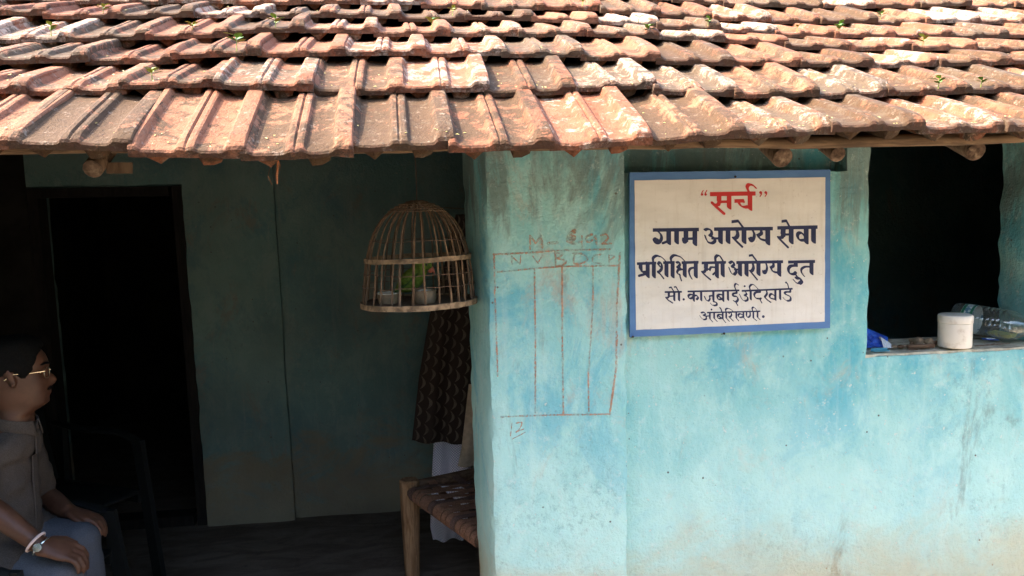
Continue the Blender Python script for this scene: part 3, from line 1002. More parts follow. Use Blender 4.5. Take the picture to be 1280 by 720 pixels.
f5.cv((984, 478), (1004, 463), (1020, 490), (1008, 518), (988, 525), k=.85).line((988, 525), (1042, 578), t=11); stem(f5, 1080, 464, 540, 1112, 576)
g5 = Pen(910, 345, .09718, 21, 20, .38)
g5.cv((192, 504), (150, 484), (128, 506), (150, 532), (192, 524), k=.9); stem(g5, 195, 462, 532, 228, 572)
g5.cv((236, 468), (234, 512), (256, 530), (280, 508), (280, 466), k=.85); stem(g5, 322, 460, 540, 366, 574); stem(g5, 376, 458, 530, 410, 562)
g5.cv((314, 456), (306, 414), (324, 398), k=.8).cv((320, 400), (345, 414), (376, 456), k=.6).dot(450, 521, 18)
letters([f5, g5], M['ink'])
# nails
M['iron'] = plain('rusty_iron', (.06, .045, .04), .7, .4, .3, 60, .3, metal=.6)
for px, py in ((919, 221), (905, 417), (791, 421)):
    n_ = MB(); p = P(px, py, SD - .004); n_.lathe([(.0012, -.02), (.0012, 0), (.0036, .0005), (.0036, .002), (.001, .003)], 10, p, (0, -1, .25))
    n_.build('nail', M['iron'], sign)

# ------------------------------------------------------------------ brick-red writing on the pillar
def on_pillar(px, py):
    p = P(px, py, PIL_D)
    q = Vector((p.x, PIL_D, p.z))
    p.y = PIL_D - wall_relief(q, .004) - .0016
    return p
def chalk_mat():
    k = NT('brick_red_scrawl', .95, .05); p = k.pos()
    k.color(k.mix(k.ramp(k.noise(p, 30, 4), .35, .65), (.44, .22, .13), (.56, .35, .24)))
    tr_n = k.n('ShaderNodeBsdfTransparent'); mx = k.n('ShaderNodeMixShader')
    rub_ = k.math('ADD', k.ramp(k.noise(p, 9, 4, .7), .36, .60, .05, .5), k.ramp(k.noise(p, 120, 4, .7), .40, .60, 0, .4))
    k.put(mx.inputs[0], rub_); k.t.links.new(k.b.outputs[0], mx.inputs[1]); k.t.links.new(tr_n.outputs[0], mx.inputs[2])
    k.t.links.new(mx.outputs[0], k.t.nodes['Material Output'].inputs[0])
    return k.mat
M['chalk'] = chalk_mat()
def grit(amp, thr=0.0):
    def g_(X, Y):
        out = np.zeros(X.shape)
        for j in range(X.shape[0]):
            for i in range(X.shape[1]):
                out[j, i] = noise.noise(Vector((X[j, i] * .33, Y[j, i] * .33, 3))) + .8 * noise.noise(Vector((X[j, i] * .9, Y[j, i] * .9, 7))) + .6 * noise.noise(Vector((X[j, i] * .06, Y[j, i] * .06, 1)))
        return out * amp - thr
    return g_
h = Pen(590, 180, .25, 12, 10, .8)
h.line((290, 525), (289, 458), (318, 496), (345, 458), (352, 520), t=10).line((380, 496), (426, 492), t=13)
h.cv((512, 432), (488, 455), (480, 485), (512, 496), k=1.3).dot(504, 470, 17).dot(508, 440, 12).line((512, 494), (548, 488), t=9).line((548, 460), (549, 522), t=9)
h.cv((600, 452), (572, 464), (578, 488), (606, 478), (618, 460), (622, 500), k=.9, thin=.9).cv((645, 458), (668, 450), (680, 472), (652, 500), k=.7).line((652, 500), (696, 498), t=8)
h.line((200, 602), (198, 560), (240, 600), (243, 556), t=7).line((302, 560), (330, 596), (350, 556), t=7)
h.line((416, 540), (418, 612), t=10).cv((418, 545), (452, 548), (424, 572), k=.7).cv((424, 572), (470, 585), (452, 606), (420, 610), k=.7)
h.cv((512, 548), (510, 596), (560, 592), (576, 570), (545, 548), (505, 548), k=.7).cv((645, 552), (608, 560), (606, 590), (648, 598), k=.6).line((684, 555), (686, 605), t=7).cv((684, 556), (712, 562), (688, 582), k=.6)
writing = outline_mesh('writing', h.out, on_pillar, .5, M['chalk'], pillar, grit(.7, .02))
t_ = Pen(0, 0, 1, 2, 2, .8)
t_.line((617, 318), (660, 316), (700, 313), (762, 311.5), t=2.4).line((617.5, 318), (619, 380), (621, 433), (622, 470), t=2.3).line((775, 316), (771, 380), (770, 460), (762, 518), t=2.8)
t_.line((622, 340), (668, 335.5), (703, 333), (774, 332), t=2.2)
t_.line((668, 336), (669, 410), (669, 516), t=2.3).line((702.5, 334), (702.5, 420), (704, 516), t=2.5).line((741, 333), (741, 380), (735, 470), (736, 514), t=2.3)
t_.line((626, 521), (690, 518.5), (762, 517.5), t=2.2)
t_.line((640, 528), (638, 545), t=1.3).cv((645, 529), (652, 528), (650, 535), (645, 540), k=.6).line((645, 540), (655, 536), t=1.2).line((640, 549), (657, 540), t=1.2)
table = outline_mesh('ruled_table', t_.out, on_pillar, .55, M['chalk'], pillar, grit(.75, .10))
# ------------------------------------------------------------------ bird cage
CD = 2.42
cb, ct = P(524, 379, CD), P(521, 251, CD)
cage_axis_x = (cb.x + ct.x) / 2
M['cane'] = wood_mat('old_cane', (.115, .068, .040), (.25, .160, .095), (60, 60, 6))
M['cane_dark'] = wood_mat('smoky_cane', (.11, .075, .05), (.22, .15, .10), (60, 60, 6))
M['cane_hoop'] = plain('cane_hoop', (.26, .18, .11), .8, .25, .4, 40, .6, dirt=(.09, .06, .04), dsc=55)
M['wire'] = plain('rusty_wire', (.14, .085, .06), .6, .4, .3, 80, .2, metal=.4)
cage = thing('bird_cage', 'domed cane bird cage hanging beside the pillar', 'bird cage', (cb.x, CD, cb.z))
H = ct.z - cb.z
RB = .168
CPROF = [(0, 1.0), (.10, .985), (.22, .965), (.36, .94), (.44, .92), (.55, .875), (.69, .79), (.77, .71), (.83, .63), (.92, .45), (.97, .28), (1.0, .10)]
def cage_r(t): return RB * float(np.interp(t, [p[0] for p in CPROF], [p[1] for p in CPROF]))
cr = random.Random(5)
def cpt(t, a, dr=0.0):
    r = cage_r(t) + dr
    lean = (ct.x - cb.x) * t
    return Vector((cb.x + lean + r * math.cos(a), CD + r * math.sin(a), cb.z + H * t))
NR = 30
for i in range(NR):
    a0 = 2 * math.pi * (i + cr.uniform(-.18, .18)) / NR
    tw = cr.uniform(-.05, .05); w = cr.uniform(.0032, .0048)
    b = MB()
    pts = [cpt(t, a0 + tw * t + .015 * noise.noise(Vector((i * 3.1, t * 4, 0))), .003 * noise.noise(Vector((i, t * 5, 7)))) for t in [j / 16 for j in range(17)]]
    b.tube(pts, [w * (1.0 - .35 * j / 16) for j in range(17)], 6, ref=(0, 0, 1), flat=.8)
    b.build('rib', M['cane'] if cr.random() < .6 else M['cane_dark'], cage)
def hoop(t, r_extra, h, th, mat, name, tilt=0.0, n=48):
    b = MB(); rings = []
    for j in range(n):
        a = 2 * math.pi * j / n
        r = cage_r(t) + r_extra + .0025 * noise.noise(Vector((math.cos(a) * 3, math.sin(a) * 3, t * 9)))
        hh = h * (1 + .25 * noise.noise(Vector((math.cos(a) * 8, math.sin(a) * 8, 3))))
        c = Vector((cb.x + (ct.x - cb.x) * t, CD, cb.z + H * t + tilt * math.cos(a) + .002 * noise.noise(Vector((a * 2, 1, 1)))))
        d = Vector((math.cos(a), math.sin(a), 0))
        rings.append([c + d * (r - th / 2) + Vector((0, 0, -hh / 2)), c + d * (r + th / 2) + Vector((0, 0, -hh / 2)), c + d * (r + th / 2) + Vector((0, 0, hh / 2)), c + d * (r - th / 2) + Vector((0, 0, hh / 2))])
    rings.append(rings[0])
    b.loft(rings, cap=False)
    return b.build(name, mat, cage, ang=30)
hoop(.012, .003, .016, .010, M['cane_hoop'], 'base_hoop', .003)
hoop(.445, .004, .0135, .005, M['cane_hoop'], 'middle_hoop', .004)
for t in (.19, .31, .62):
    b = MB(); n = 60
    b.tube([cpt(t + .018 * noise.noise(Vector((j * .35, t * 9, 0))), 2 * math.pi * j / n, .004) for j in range(n)], .0011, 5, closed=True)
    b.build('binding_wire', M['wire'], cage)
b = MB()
for q in range(5):
    n = 28; b.tube([cpt(.90 + .022 * q + .012 * noise.noise(Vector((j * .5, q, 0))), 2 * math.pi * j / n, .003) for j in range(n)], .0022, 5, closed=True)
b.build('crown_binding', M['cane_dark'], cage)
b = MB(); b.lathe([(.001, .002), (.10, .002), (RB - .004, .004), (RB - .004, -.004), (.10, -.006), (.001, -.006)], 40, (cb.x, CD, cb.z + .004)); b.build('cage_floor', M['cane_dark'], cage)
b = MB(); top = Vector((ct.x, CD, ct.z - .004)); hook = Vector((ct.x - .004, CD + .02, roof_z(ct.x, CD) - .2))
b.tube([top, top.lerp(hook, .3) + Vector((.002, 0, 0)), top.lerp(hook, .7), hook], .0013, 6); b.build('hanging_cord', M['wire'], cage)

# bowls in the cage
FLOOR_Z = cb.z + .0065
def bowl(px, py, d, r, h_, mat, label, rim):
    p = P(px, py, d); p.z = FLOOR_Z
    t = thing('feeding_bowl', label, 'bowl', tuple(p), 'feeding bowls in the cage')
    b = MB(); b.lathe([(.001, 0), (r * .85, 0), (r * .95, h_ * .2), (r, h_), (r * .93, h_), (r * .88, h_ * .3), (r * .8, .004), (.001, .004)], 24, p); b.build('bowl_body', mat, t)
    b = MB(); n = 24; b.tube([p + Vector((r * .985 * math.cos(6.2832 * j / n), r * .985 * math.sin(6.2832 * j / n), h_)) for j in range(n)], .0022, 6, closed=True); b.build('rim', rim, t)
    return t, p
M['tin'] = plain('dull_tin', (.34, .24, .15), .6, .4, .25, 30, .3, dirt=(.16, .10, .06))
M['cream'] = plain('cream_enamel', (.66, .62, .54), .5, .4, .1, 30, .1)
M['rice'] = plain('boiled_rice', (.75, .72, .64), .9, .1, .15, 120, .8)
bowl(485, 372, CD - .03, .031, .030, M['tin'], 'brown tin feeding bowl with a pale rim at the left in the cage', M['cream'])
tb, pb = bowl(531, 373, CD - .05, .034, .036, M['tin'], 'tin feeding bowl of white rice under the parrot in the cage', M['tin'])
b = MB(); rr_ = random.Random(3)
b.lathe([(.001, .001), (.029, .001), (.028, .008), (.018, .014), (.001, .017)], 18, pb + Vector((0, 0, .024))); b.build('rice_heap', M['rice'], tb)

# ------------------------------------------------------------------ parrot
M['feather'] = plain('green_feathers', (.12, .19, .03), .8, .15, .35, 70, .6, dirt=(.20, .24, .06), dsc=30)
M['feather_wing'] = plain('dark_green_feathers', (.045, .10, .025), .75, .2, .3, 60, .5)
M['beak'] = plain('coral_beak', (.58, .17, .11), .4, .5, .1, 40, .05)
M['eye'] = plain('dark_eye', (.012, .010, .008), .15, .6, .0, 10, 0)
M['claw'] = plain('grey_claw', (.30, .22, .19), .7, .3, .15, 60, .3)
bp = P(517, 372, CD + .005); bp.z = FLOOR_Z
bird = thing('parrot', 'green parrot with a coral beak feeding inside the cane cage', 'parrot', tuple(bp))
def spine(pts, n=14, seg=4):
    """pts: (x, z, r_along, r_side); loft of ellipses along a spine in the XZ plane"""
    out = []
    for i in range(len(pts) - 1):
        for q in range(seg):
            t = q / seg
            p0, p1, p2, p3 = pts[max(i - 1, 0)], pts[i], pts[i + 1], pts[min(i + 2, len(pts) - 1)]
            out.append([.5 * (2 * p1[k] + (p2[k] - p0[k]) * t + (2 * p0[k] - 5 * p1[k] + 4 * p2[k] - p3[k]) * t * t + (3 * p1[k] - p0[k] - 3 * p2[k] + p3[k]) * t ** 3) for k in range(4)])
    out.append(list(pts[-1]))
    rings = []
    for i, o in enumerate(out):
        a, c = out[max(i - 1, 0)], out[min(i + 1, len(out) - 1)]
        t = Vector((c[0] - a[0], 0, c[1] - a[1])).normalized(); u = Vector((-t.z, 0, t.x))
        rings.append([Vector((o[0], 0, o[1])) + u * (o[2] * math.cos(6.28318 * j / n)) + Vector((0, 1, 0)) * (o[3] * math.sin(6.28318 * j / n)) for j in range(n)])
    return rings
b = MB()
rg = spine([(-.052, .030, .004, .004), (-.040, .040, .015, .014), (-.020, .052, .028, .026), (.004, .072, .031, .028), (.020, .092, .024, .023), (.030, .106, .022, .021), (.040, .108, .019, .018), (.050, .100, .012, .012), (.053, .095, .004, .004)], 16)
b.loft([[p + bp for p in r] for r in rg]); b.build('body', M['feather'], bird)
for s_ in (-1, 1):
    b = MB(); rings = []
    for t in [i / 10 for i in range(11)]:
        x = lerp(.012, -.066, t); z = lerp(.080, .022, t); wv = .021 * math.sin(math.pi * min(1, .12 + t * .86)) ** .7; th = .005 * (1 - .6 * t)
        yo = s_ * (lerp(.026, .012, t) + .002)
        rings.append([bp + Vector((x, yo, z)) + Vector((.6, 0, .8)) * (wv * math.cos(6.28318 * j / 10)) + Vector((0, 1, 0)) * (th * math.sin(6.28318 * j / 10)) for j in range(10)])
    b.loft(rings); b.build('wing', M['feather_wing'], bird)
    b = MB(); b.lathe([(.0005, -.002), (.0030, -.0012), (.0034, 0), (.0026, .0016), (.0005, .0022)], 10, bp + Vector((.041, s_ * .0178, .110)), (0.2, s_, .15)); b.build('eye', M['eye'], bird)
    b = MB(); f0 = bp + Vector((.0, s_ * .014, .042)); b.tube([f0, bp + Vector((.004, s_ * .014, .018)), bp + Vector((.006, s_ * .014, .004))], [.008, .004, .0035], 8)
    for dx, dy in ((.016, .004), (.016, -.005), (-.012, .003), (-.012, -.005)):
        b.tube([bp + Vector((.006, s_ * .014, .004)), bp + Vector((.006 + dx * .6, s_ * .014 + dy * .6, .0045)), bp + Vector((.006 + dx, s_ * .014 + dy, .001))], [.0026, .0022, .0008], 6)
    b.build('foot', M['claw'], bird)
b = MB(); rings = []
for t in [i / 6 for i in range(7)]:
    a_ = t * 1.45
    c = bp + Vector((.050 + .016 * math.sin(a_), 0, .100 - .018 * (1 - math.cos(a_)) - .004 * t)); r = .0095 * (1 - t) ** .7 + .0008
    u = Vector((math.sin(a_) * .6, 0, 1)).normalized()
    rings.append([c + u * (r * math.cos(6.28318 * j / 10)) + Vector((0, 1, 0)) * (.8 * r * math.sin(6.28318 * j / 10)) for j in range(10)])
b.loft(rings)
b.tube([bp + Vector((.048, 0, .092)), bp + Vector((.055, 0, .087)), bp + Vector((.058, 0, .088))], [.006, .0045, .001], 8)
b.build('beak', M['beak'], bird)
b = MB(); b.loft([[bp + Vector((lerp(-.040, -.085, t), 0, lerp(.036, .008, t))) + Vector((0, 1, 0)) * (lerp(.012, .005, t) * math.cos(6.28318 * j / 8)) + Vector((.5, 0, .85)) * (.003 * math.sin(6.28318 * j / 8)) for j in range(8)] for t in (0, .3, .6, 1)]); b.build('tail', M['feather_wing'], bird)

# ------------------------------------------------------------------ string cot
COT_Z = .385
c0 = Vector((P(512, 620, 3.25).x, 3.25, 0))
c1 = Vector((P(607, 694, 2.66).x, 2.66, 0))
sd = (c1 - c0).normalized()
ld = Vector((-sd.y, sd.x, 0))
if ld.x < 0: ld = -ld
cot = thing('string_cot', 'low wooden cot with a woven strap bed behind the pillar', 'cot', tuple(c0))
CW, CL = .68, 1.10
leg_top = P(511, 599, 3.25).z
for (s_, l_) in ((0, 0), (1, 0), (0, 1), (1, 1)):
    p = c0 + sd * CW * s_ + ld * CL * l_
    b = MB(); rings = []
    for t in (0, .08, .4, .7, .93, .985, 1.0):
        r = float(np.interp(t, [0, .4, .7, .985, 1], [.028, .034, .037, .039, .032]))
        rings.append([p + Vector(((r + .002 * noise.noise(Vector((j, t * 3, s_)))) * math.cos(6.28318 * (j + .5) / 12) * (1.08 if j % 3 else 1), r * math.sin(6.28318 * (j + .5) / 12), .002 + (leg_top - .002) * t)) for j in range(12)])
    b.loft(rings); b.build('leg', M['cot'], cot, ang=35)
def rail(a, c, r=.025):
    b = MB(); b.tube([a.lerp(c, i / 8) + Vector((0, 0, .003 * noise.noise(Vector((i, 0, 0))))) for i in range(9)], r, 10)
    return b.build('rail', M['cot_rail'], cot)
z_ = Vector((0, 0, COT_Z))
rail(c0 + z_, c0 + sd * CW + z_); rail(c0 + z_ + ld * CL, c0 + sd * CW + ld * CL + z_)
z2 = Vector((0, 0, COT_Z + .012))
rail(c0 + z2, c0 + ld * CL + z2); rail(c0 + sd * CW + z2, c0 + sd * CW + ld * CL + z2)
def strap_mat(name, c1_, c2_):
    k = NT(name, .85, .2); p = k.obj()
    v = k.noise(k.scale(p, (1, 1, 1)), 220, 2, .5)
    k.color(k.mix(k.ramp(v, .35, .65), c1_, c2_)); k.bump(v, .6, .003); return k.mat
M['strap'] = strap_mat('rust_strap', (.20, .095, .055), (.32, .165, .10))
M['strap2'] = strap_mat('dark_strap', (.10, .055, .04), (.18, .105, .08))
sr = random.Random(9)
def ribbon(pts, side, w, mat):
    b = MB(); th = .0028
    rings = []
    for i, p in enumerate(pts):
        t = (pts[min(i + 1, len(pts) - 1)] - pts[max(i - 1, 0)]).normalized()
        n_ = t.cross(side).normalized()
        rings.append([p + side * w / 2 + n_ * th / 2, p - side * w / 2 + n_ * th / 2, p - side * w / 2 - n_ * th / 2, p + side * w / 2 - n_ * th / 2])
    b.loft(rings); return b.build('strap', mat, cot, ang=50)
nS = 15
for i in range(nS):                       # straps along the cot, each wound over the near rail
    u = .07 + .53 * i / (nS - 1) + sr.uniform(-.003, .003)
    o = c0 + sd * u
    pts = []
    for q in range(11):                   # wrap: from under the rail round its outside and over the top
        a_ = lerp(-1.0, 1.9, q / 10) + math.pi
        pts.append(o + ld * (0.0285 * math.cos(a_ + .0) * 1.0) + Vector((0, 0, COT_Z - 0.0285 * math.sin(a_))))
    pts = [o + ld * (0.0285 * math.cos(lerp(3.9, 1.57, q / 10))) + Vector((0, 0, COT_Z + 0.0285 * math.sin(lerp(3.9, 1.57, q / 10)))) for q in range(11)]
    for q in range(1, 13):
        t = q / 12
        pts.append(o + ld * (CL * t) + Vector((0, 0, COT_Z + 0.0285 - .035 * math.sin(math.pi * t) + .004 * (1 if (q + i) % 2 else -1))))
    ribbon(pts, sd, .030 if i > 2 else .026, M['strap'] if (i % 5) else M['strap2'])
for i in range(9):                        # cross straps
    u = .09 + .115 * i
    o = c0 + ld * u
    ribbon([o + sd * (CW * t) + Vector((0, 0, COT_Z + .030 - .04 * math.sin(math.pi * t) + .004 * (1 if (q + i) % 2 else -1))) for q, t in [(q, q / 20) for q in range(21)]], ld, .034, M['strap2'] if i % 2 else M['strap'])

# ------------------------------------------------------------------ clothes on a line behind the cot
GD = 3.58
def cloth(name, label, left, right, d, mat, amp=.02, folds=3.0, seed=0, hang=True):
    t = thing(name, label, 'clothing', tuple(P(left[-1][0], left[-1][1], d)))
    ly, lx = [p[1] for p in left], [p[0] for p in left]
    ry, rx = [p[1] for p in right], [p[0] for p in right]
    y0, y1, y2 = ly[0], ly[-1], ry[-1]
    b = MB(); nu, nv = 60, 70
    uvs = []
    def fn(u, v):
        pl = (float(np.interp(lerp(y0, y1, v), ly, lx)), lerp(y0, y1, v)); pr = (float(np.interp(lerp(ry[0], y2, v), ry, rx)), lerp(ry[0], y2, v))
        p = P(lerp(pl[0], pr[0], u), lerp(pl[1], pr[1], u) + 2.5 * noise.noise(Vector((u * 5, seed, 0))) * v, d)
        k = .35 + .65 * v
        p.y += amp * k * math.sin(u * folds * 6.28 + seed + 1.2 * math.sin(v * 2.2 + seed)) + amp * .6 * noise.noise(Vector((u * 6, v * 2.5, seed)))
        return p
    b.grid(fn, nu, nv)
    me = bpy.data.meshes.new('fabric')
    me.from_pydata(b.v, [], b.f)
    uvl = me.uv_layers.new(name='UVMap')
    wid = (Vector(b.v[nu]) - Vector(b.v[0])).length; wid2 = (Vector(b.v[-1]) - Vector(b.v[-1 - nu])).length
    hgt = (Vector(b.v[0]) - Vector(b.v[-1 - nu])).length
    for lp in me.loops:
        i = lp.vertex_index; uu, vv = (i % (nu + 1)) / nu, (i // (nu + 1)) / nv
        uvl.data[lp.index].uv = (uu * max(wid, wid2) * 1.25 + .012 * noise.noise(Vector((uu * 4, vv * 3, seed))), -vv * hgt + .02 * noise.noise(Vector((uu * 3, vv * 4, seed + 9))))
    smooth(me, 80); me.materials.append(mat)
    o = bpy.data.objects.new('fabric', me); col.objects.link(o); rel(t, o)
    sm = o.modifiers.new('thick', 'SOLIDIFY'); sm.thickness = .0016
    return t
def leaf_print():
    k = NT('leaf_printed_cloth', .9, .1)
    uv = k.n('ShaderNodeTexCoord').outputs['UV']
    s = k.sep(uv)
    cx, cy = .044, .062
    colm = k.math('DIVIDE', s[0], cx); ci = k.math('FLOOR', colm)
    rowm = k.math('ADD', k.math('DIVIDE', s[1], cy), k.math('MULTIPLY', ci, .37))
    fx = k.math('SUBTRACT', k.math('FRACT', colm), .5); fy = k.math('SUBTRACT', k.math('FRACT', rowm), .5)
    # curved leaf: bend x by y, pointed at both ends
    bx_ = k.math('ADD', fx, k.math('MULTIPLY', k.math('MULTIPLY', fy, fy), 2.0)); bx_ = k.math('SUBTRACT', bx_, k.math('ADD', .26, k.math('MULTIPLY', fy, -.12)))
    wid = k.math('MULTIPLY', k.math('SUBTRACT', .24, k.math('MULTIPLY', fy, fy)), .75)
    d = k.math('SUBTRACT', wid, k.math('ABSOLUTE', bx_))
    leaf = k.ramp(d, -.015, .03)
    vein = k.ramp(k.math('ABSOLUTE', k.math('SUBTRACT', k.math('FRACT', k.math('MULTIPLY', k.math('ADD', fy, k.math('MULTIPLY', k.math('ABSOLUTE', bx_), .8)), 9)), .5)), .12, .3)
    tone = k.mix(vein, (.19, .15, .12), (.10, .078, .062))
    tone = k.mix(k.ramp(k.noise(k.pos(), 14, 3), .4, .65, 0, .5), tone, (.05, .038, .03))
    c = k.mix(leaf, (.040, .028, .023), tone)
    k.color(c); return k.mat
def dot_print():
    k = NT('lattice_printed_cloth', .9, .1)
    uv = k.n('ShaderNodeTexCoord').outputs['UV']; s = k.sep(uv)
    a_ = k.math('FRACT', k.math('DIVIDE', k.math('ADD', s[0], s[1]), .014)); b_ = k.math('FRACT', k.math('DIVIDE', k.math('SUBTRACT', s[0], s[1]), .014))
    l1 = k.math('MINIMUM', k.math('ABSOLUTE', k.math('SUBTRACT', a_, .5)), k.math('ABSOLUTE', k.math('SUBTRACT', b_, .5)))
    k.color(k.mix(k.ramp(l1, .08, .16), (.36, .33, .44), (.82, .79, .82))); return k.mat
M['leafcloth'] = leaf_print(); M['dotcloth'] = dot_print(); M['beige'] = plain('beige_cotton', (.52, .40, .28), .9, .1, .12, 40, .2)
cloth('printed_wrap', 'dark cloth with a curved leaf print hanging behind the bird cage', [(570, 268), (556, 330), (537, 395), (524, 470), (515, 552)], [(640, 268), (640, 400), (610, 555)], GD, M['leafcloth'], .022, 2.6, 1.0)
cloth('patterned_cloth', 'white and lilac lattice cloth hanging low behind the cot', [(543, 535), (540, 600), (538, 660), (544, 690)], [(590, 535), (588, 600), (584, 650), (576, 684)], GD + .05, M['dotcloth'], .022, 1.6, 2.2)
cloth('beige_cloth', 'plain beige cloth hanging against the back of the pillar', [(586, 480), (577, 560), (572, 582)], [(640, 480), (640, 560), (640, 588)], GD - .07, M['beige'], .012, 1.5, 4.0)
ln = MB(); la, lb = Vector((P(566, 266, GD).x - .04, BACK_D + .02, P(570, 266, GD).z + .03)), Vector((1.26, GD - .25, P(570, 266, GD).z + .02))
ln.tube([la.lerp(lb, i / 10) - Vector((0, 0, .03 * math.sin(math.pi * i / 10))) for i in range(11)], .003, 6)
M['rope'] = plain('grey_rope', (.16, .13, .10), .9, .1, .2, 80, .4)
tag(ln.build('clothes_line', M['rope']), 'thin grey rope strung behind the pillar for clothes', 'rope')
# ------------------------------------------------------------------ things on the window sill
SZ = SILL + .009
DS = WALL_D - 2.20
def on_sill(px, py, d=None):
    """point on the sill seen in this direction, or at depth d on the sill"""
    r = ray(px, py)
    if d is None:
        p = EYE + r * ((SZ - EYE.z) / r.z)
    else:
        p = EYE + r * ((d + DS) / r.y); p.z = SZ
    return p
# white jar
jp = on_sill(1193, 440, 2.245)
M['jar'] = plain('white_plastic', (.74, .69, .60), .45, .4, .05, 12, .05, dirt=(.50, .42, .33), dsc=22)
jar = thing('plastic_jar', 'white round plastic jar with a lid on the window sill', 'jar', tuple(jp))
JS = (P(1193, 440, 2.245 + DS) - P(1193, 397, 2.245 + DS)).length * .95
JR = .5 * (P(1215, 420, 2.245 + DS) - P(1171.5, 420, 2.245 + DS)).length * .83
b = MB(); b.lathe([(.001, .0), (JR * .86, .0), (JR * .95, .002), (JR * .98, .006), (JR * .98, JS * .74), (JR * .94, JS * .745), (.001, JS * .745)], 40, jp); b.build('jar_body', M['jar'], jar)
b = MB(); b.lathe([(JR * .9, JS * .748), (JR * 1.0, JS * .75), (JR * 1.01, JS * .76), (JR * 1.005, JS * .95), (JR * .97, JS * .985), (JR * .9, JS), (.001, JS)], 40, jp); b.build('lid', M['jar'], jar)
# water bottle lying along the jamb
BR = .052
ba = P(1193, 395, 2.44 + DS); bb = P(1286, 414, 2.235 + DS); bb.z = max(bb.z, SZ + BR + .001)
ax = (bb - ba).normalized()
bottle = thing('water_bottle', 'empty clear plastic water bottle lying on the window sill', 'bottle', tuple(ba))
def pet():
    k = NT('clear_plastic', .12, .6); p = k.obj()
    k.color((.75, .80, .79)); k.b.inputs['Metallic'].default_value = .85; k.rough(k.ramp(k.noise(p, 25, 4), .4, .7, .08, .25)); k.bump(k.noise(p, 35, 3), .35, .006)
    tr_n = k.n('ShaderNodeBsdfTransparent'); tr_n.inputs[0].default_value = (.90, .93, .92, 1); mx = k.n('ShaderNodeMixShader')
    lw = k.n('ShaderNodeLayerWeight'); lw.inputs[0].default_value = .35
    k.put(mx.inputs[0], k.ramp(lw.outputs['Facing'], 0, 1, .16, .8)); k.t.links.new(tr_n.outputs[0], mx.inputs[1]); k.t.links.new(k.b.outputs[0], mx.inputs[2])
    k.t.links.new(mx.outputs[0], k.t.nodes['Material Output'].inputs[0])
    return k.mat
M['pet'] = pet()
prof_b = [(.001, .004), (BR * .5, .001), (BR * .8, 0), (BR * .96, .006), (BR, .016), (BR, .03), (BR * .965, .036), (BR * .965, .076), (BR, .083)]
for i in range(5):
    h0 = .09 + i * .016; prof_b += [(BR, h0), (BR * .945, h0 + .008), (BR, h0 + .014)]
prof_b += [(BR * .99, .175), (BR * .93, .195), (BR * .75, .215), (BR * .5, .232), (BR * .34, .243), (BR * .31, .262)]
inner_p = [(max(.001, r - .0014), h + (.0014 if i < 3 else 0)) for i, (r, h) in enumerate(prof_b)]
b = MB(); b.lathe(prof_b, 36, ba, ax, cap=False); b.build('bottle_shell', M['pet'], bottle)
def label_mat():
    k = NT('printed_label', .4, .4); p = k.obj()
    v = k.noise(k.scale(p, (1, 1, 1)), 38, 3, .6)
    k.color(k.mix(k.ramp(v, .56, .60), (.55, .60, .58), (.10, .20, .28))); return k.mat
M['label'] = label_mat()
b = MB(); b.lathe([(BR * .972, .037), (BR * .972, .075), (BR * .962, .075), (BR * .962, .037), (BR * .972, .037)], 32, ba, ax, cap=False); b.build('label_band', M['label'], bottle)
M['green_print'] = plain('green_print', (.02, .15, .085), .4, .4, .1, 20, 0)
for h0, h1 in ((.038, .047), (.066, .0745)):
    b = MB(); b.lathe([(BR * .977, h0), (BR * .977, h1), (BR * .973, h1), (BR * .973, h0), (BR * .977, h0)], 32, ba, ax, cap=False); rel(bottle, b.build('label_stripe', M['green_print']))
M['capblue'] = plain('blue_cap', (.05, .14, .34), .4, .4, .05, 20, 0)
b = MB(); b.lathe([(.001, .250), (BR * .36, .250), (BR * .36, .268), (BR * .34, .270), (.001, .270)], 20, ba, ax); b.build('cap', M['capblue'], bottle)
M['liquid'] = plain('yellow_green_residue', (.62, .60, .20), .3, .5, .2, 30, .1)
b = MB(); rings = []
for h_ in (.12, .14, .16, .18, .195):
    c = ba + ax * h_; r = BR * .9 * (1 if h_ < .19 else .85); sd_ = Vector((0, 0, 1)).cross(ax)
    rings.append([c + sd_ * (r * math.cos(a_)) + Vector((0, 0, 1)) * (r * math.sin(a_)) for a_ in [math.pi + .75 + (math.pi - 1.5) * j / 10 for j in range(11)]])
b.loft(rings); b.build('residue', M['liquid'], bottle)
# crumpled blue packet
pk = on_sill(1096, 437, 2.27)
def foil():
    k = NT('blue_foil_packet', .35, .5); p = k.obj()
    z = k.sep(p)
    c = k.mix(k.ramp(k.noise(p, 18, 3, .5), .40, .60), (.015, .045, .30), (.03, .12, .55))
    c = k.mix(k.ramp(k.vor(k.scale(p, (1, 1, 1), (.2, 0, .1)), 17), .30, .24), c, (.26, .25, .27))
    k.color(c); k.bump(k.noise(p, 60, 4), .5, .005); return k.mat
M['foil'] = foil(); M['foil_white'] = plain('white_foil', (.7, .7, .72), .4, .4, .08, 30, .2)
packet = thing('crisp_packet', 'crumpled blue packet with a white corner on the window sill', 'packet', tuple(pk))
b = MB()
def bag(side):
    def fn(u, v):
        x = lerp(-.075, .052, u); top = lerp(.066, .030, max(0, u - .35) / .65) * (1 - .25 * max(0, .25 - u))
        edge_ = min(u, 1 - u, v, 1 - v); puff = min(1, edge_ * 5) ** .6
        cr_ = noise.noise(Vector((u * 6, v * 4, side * 3))) * .6 + abs(noise.noise(Vector((u * 11 + v * 5, v * 9 - u * 4, side))))
        p = pk + Vector((x + .012 * v, .018 + .022 * v, top * v + .002))
        p += Vector((.15 * side, side, .25 * side)) * (puff * (.011 + .012 * cr_))
        return p
    return fn
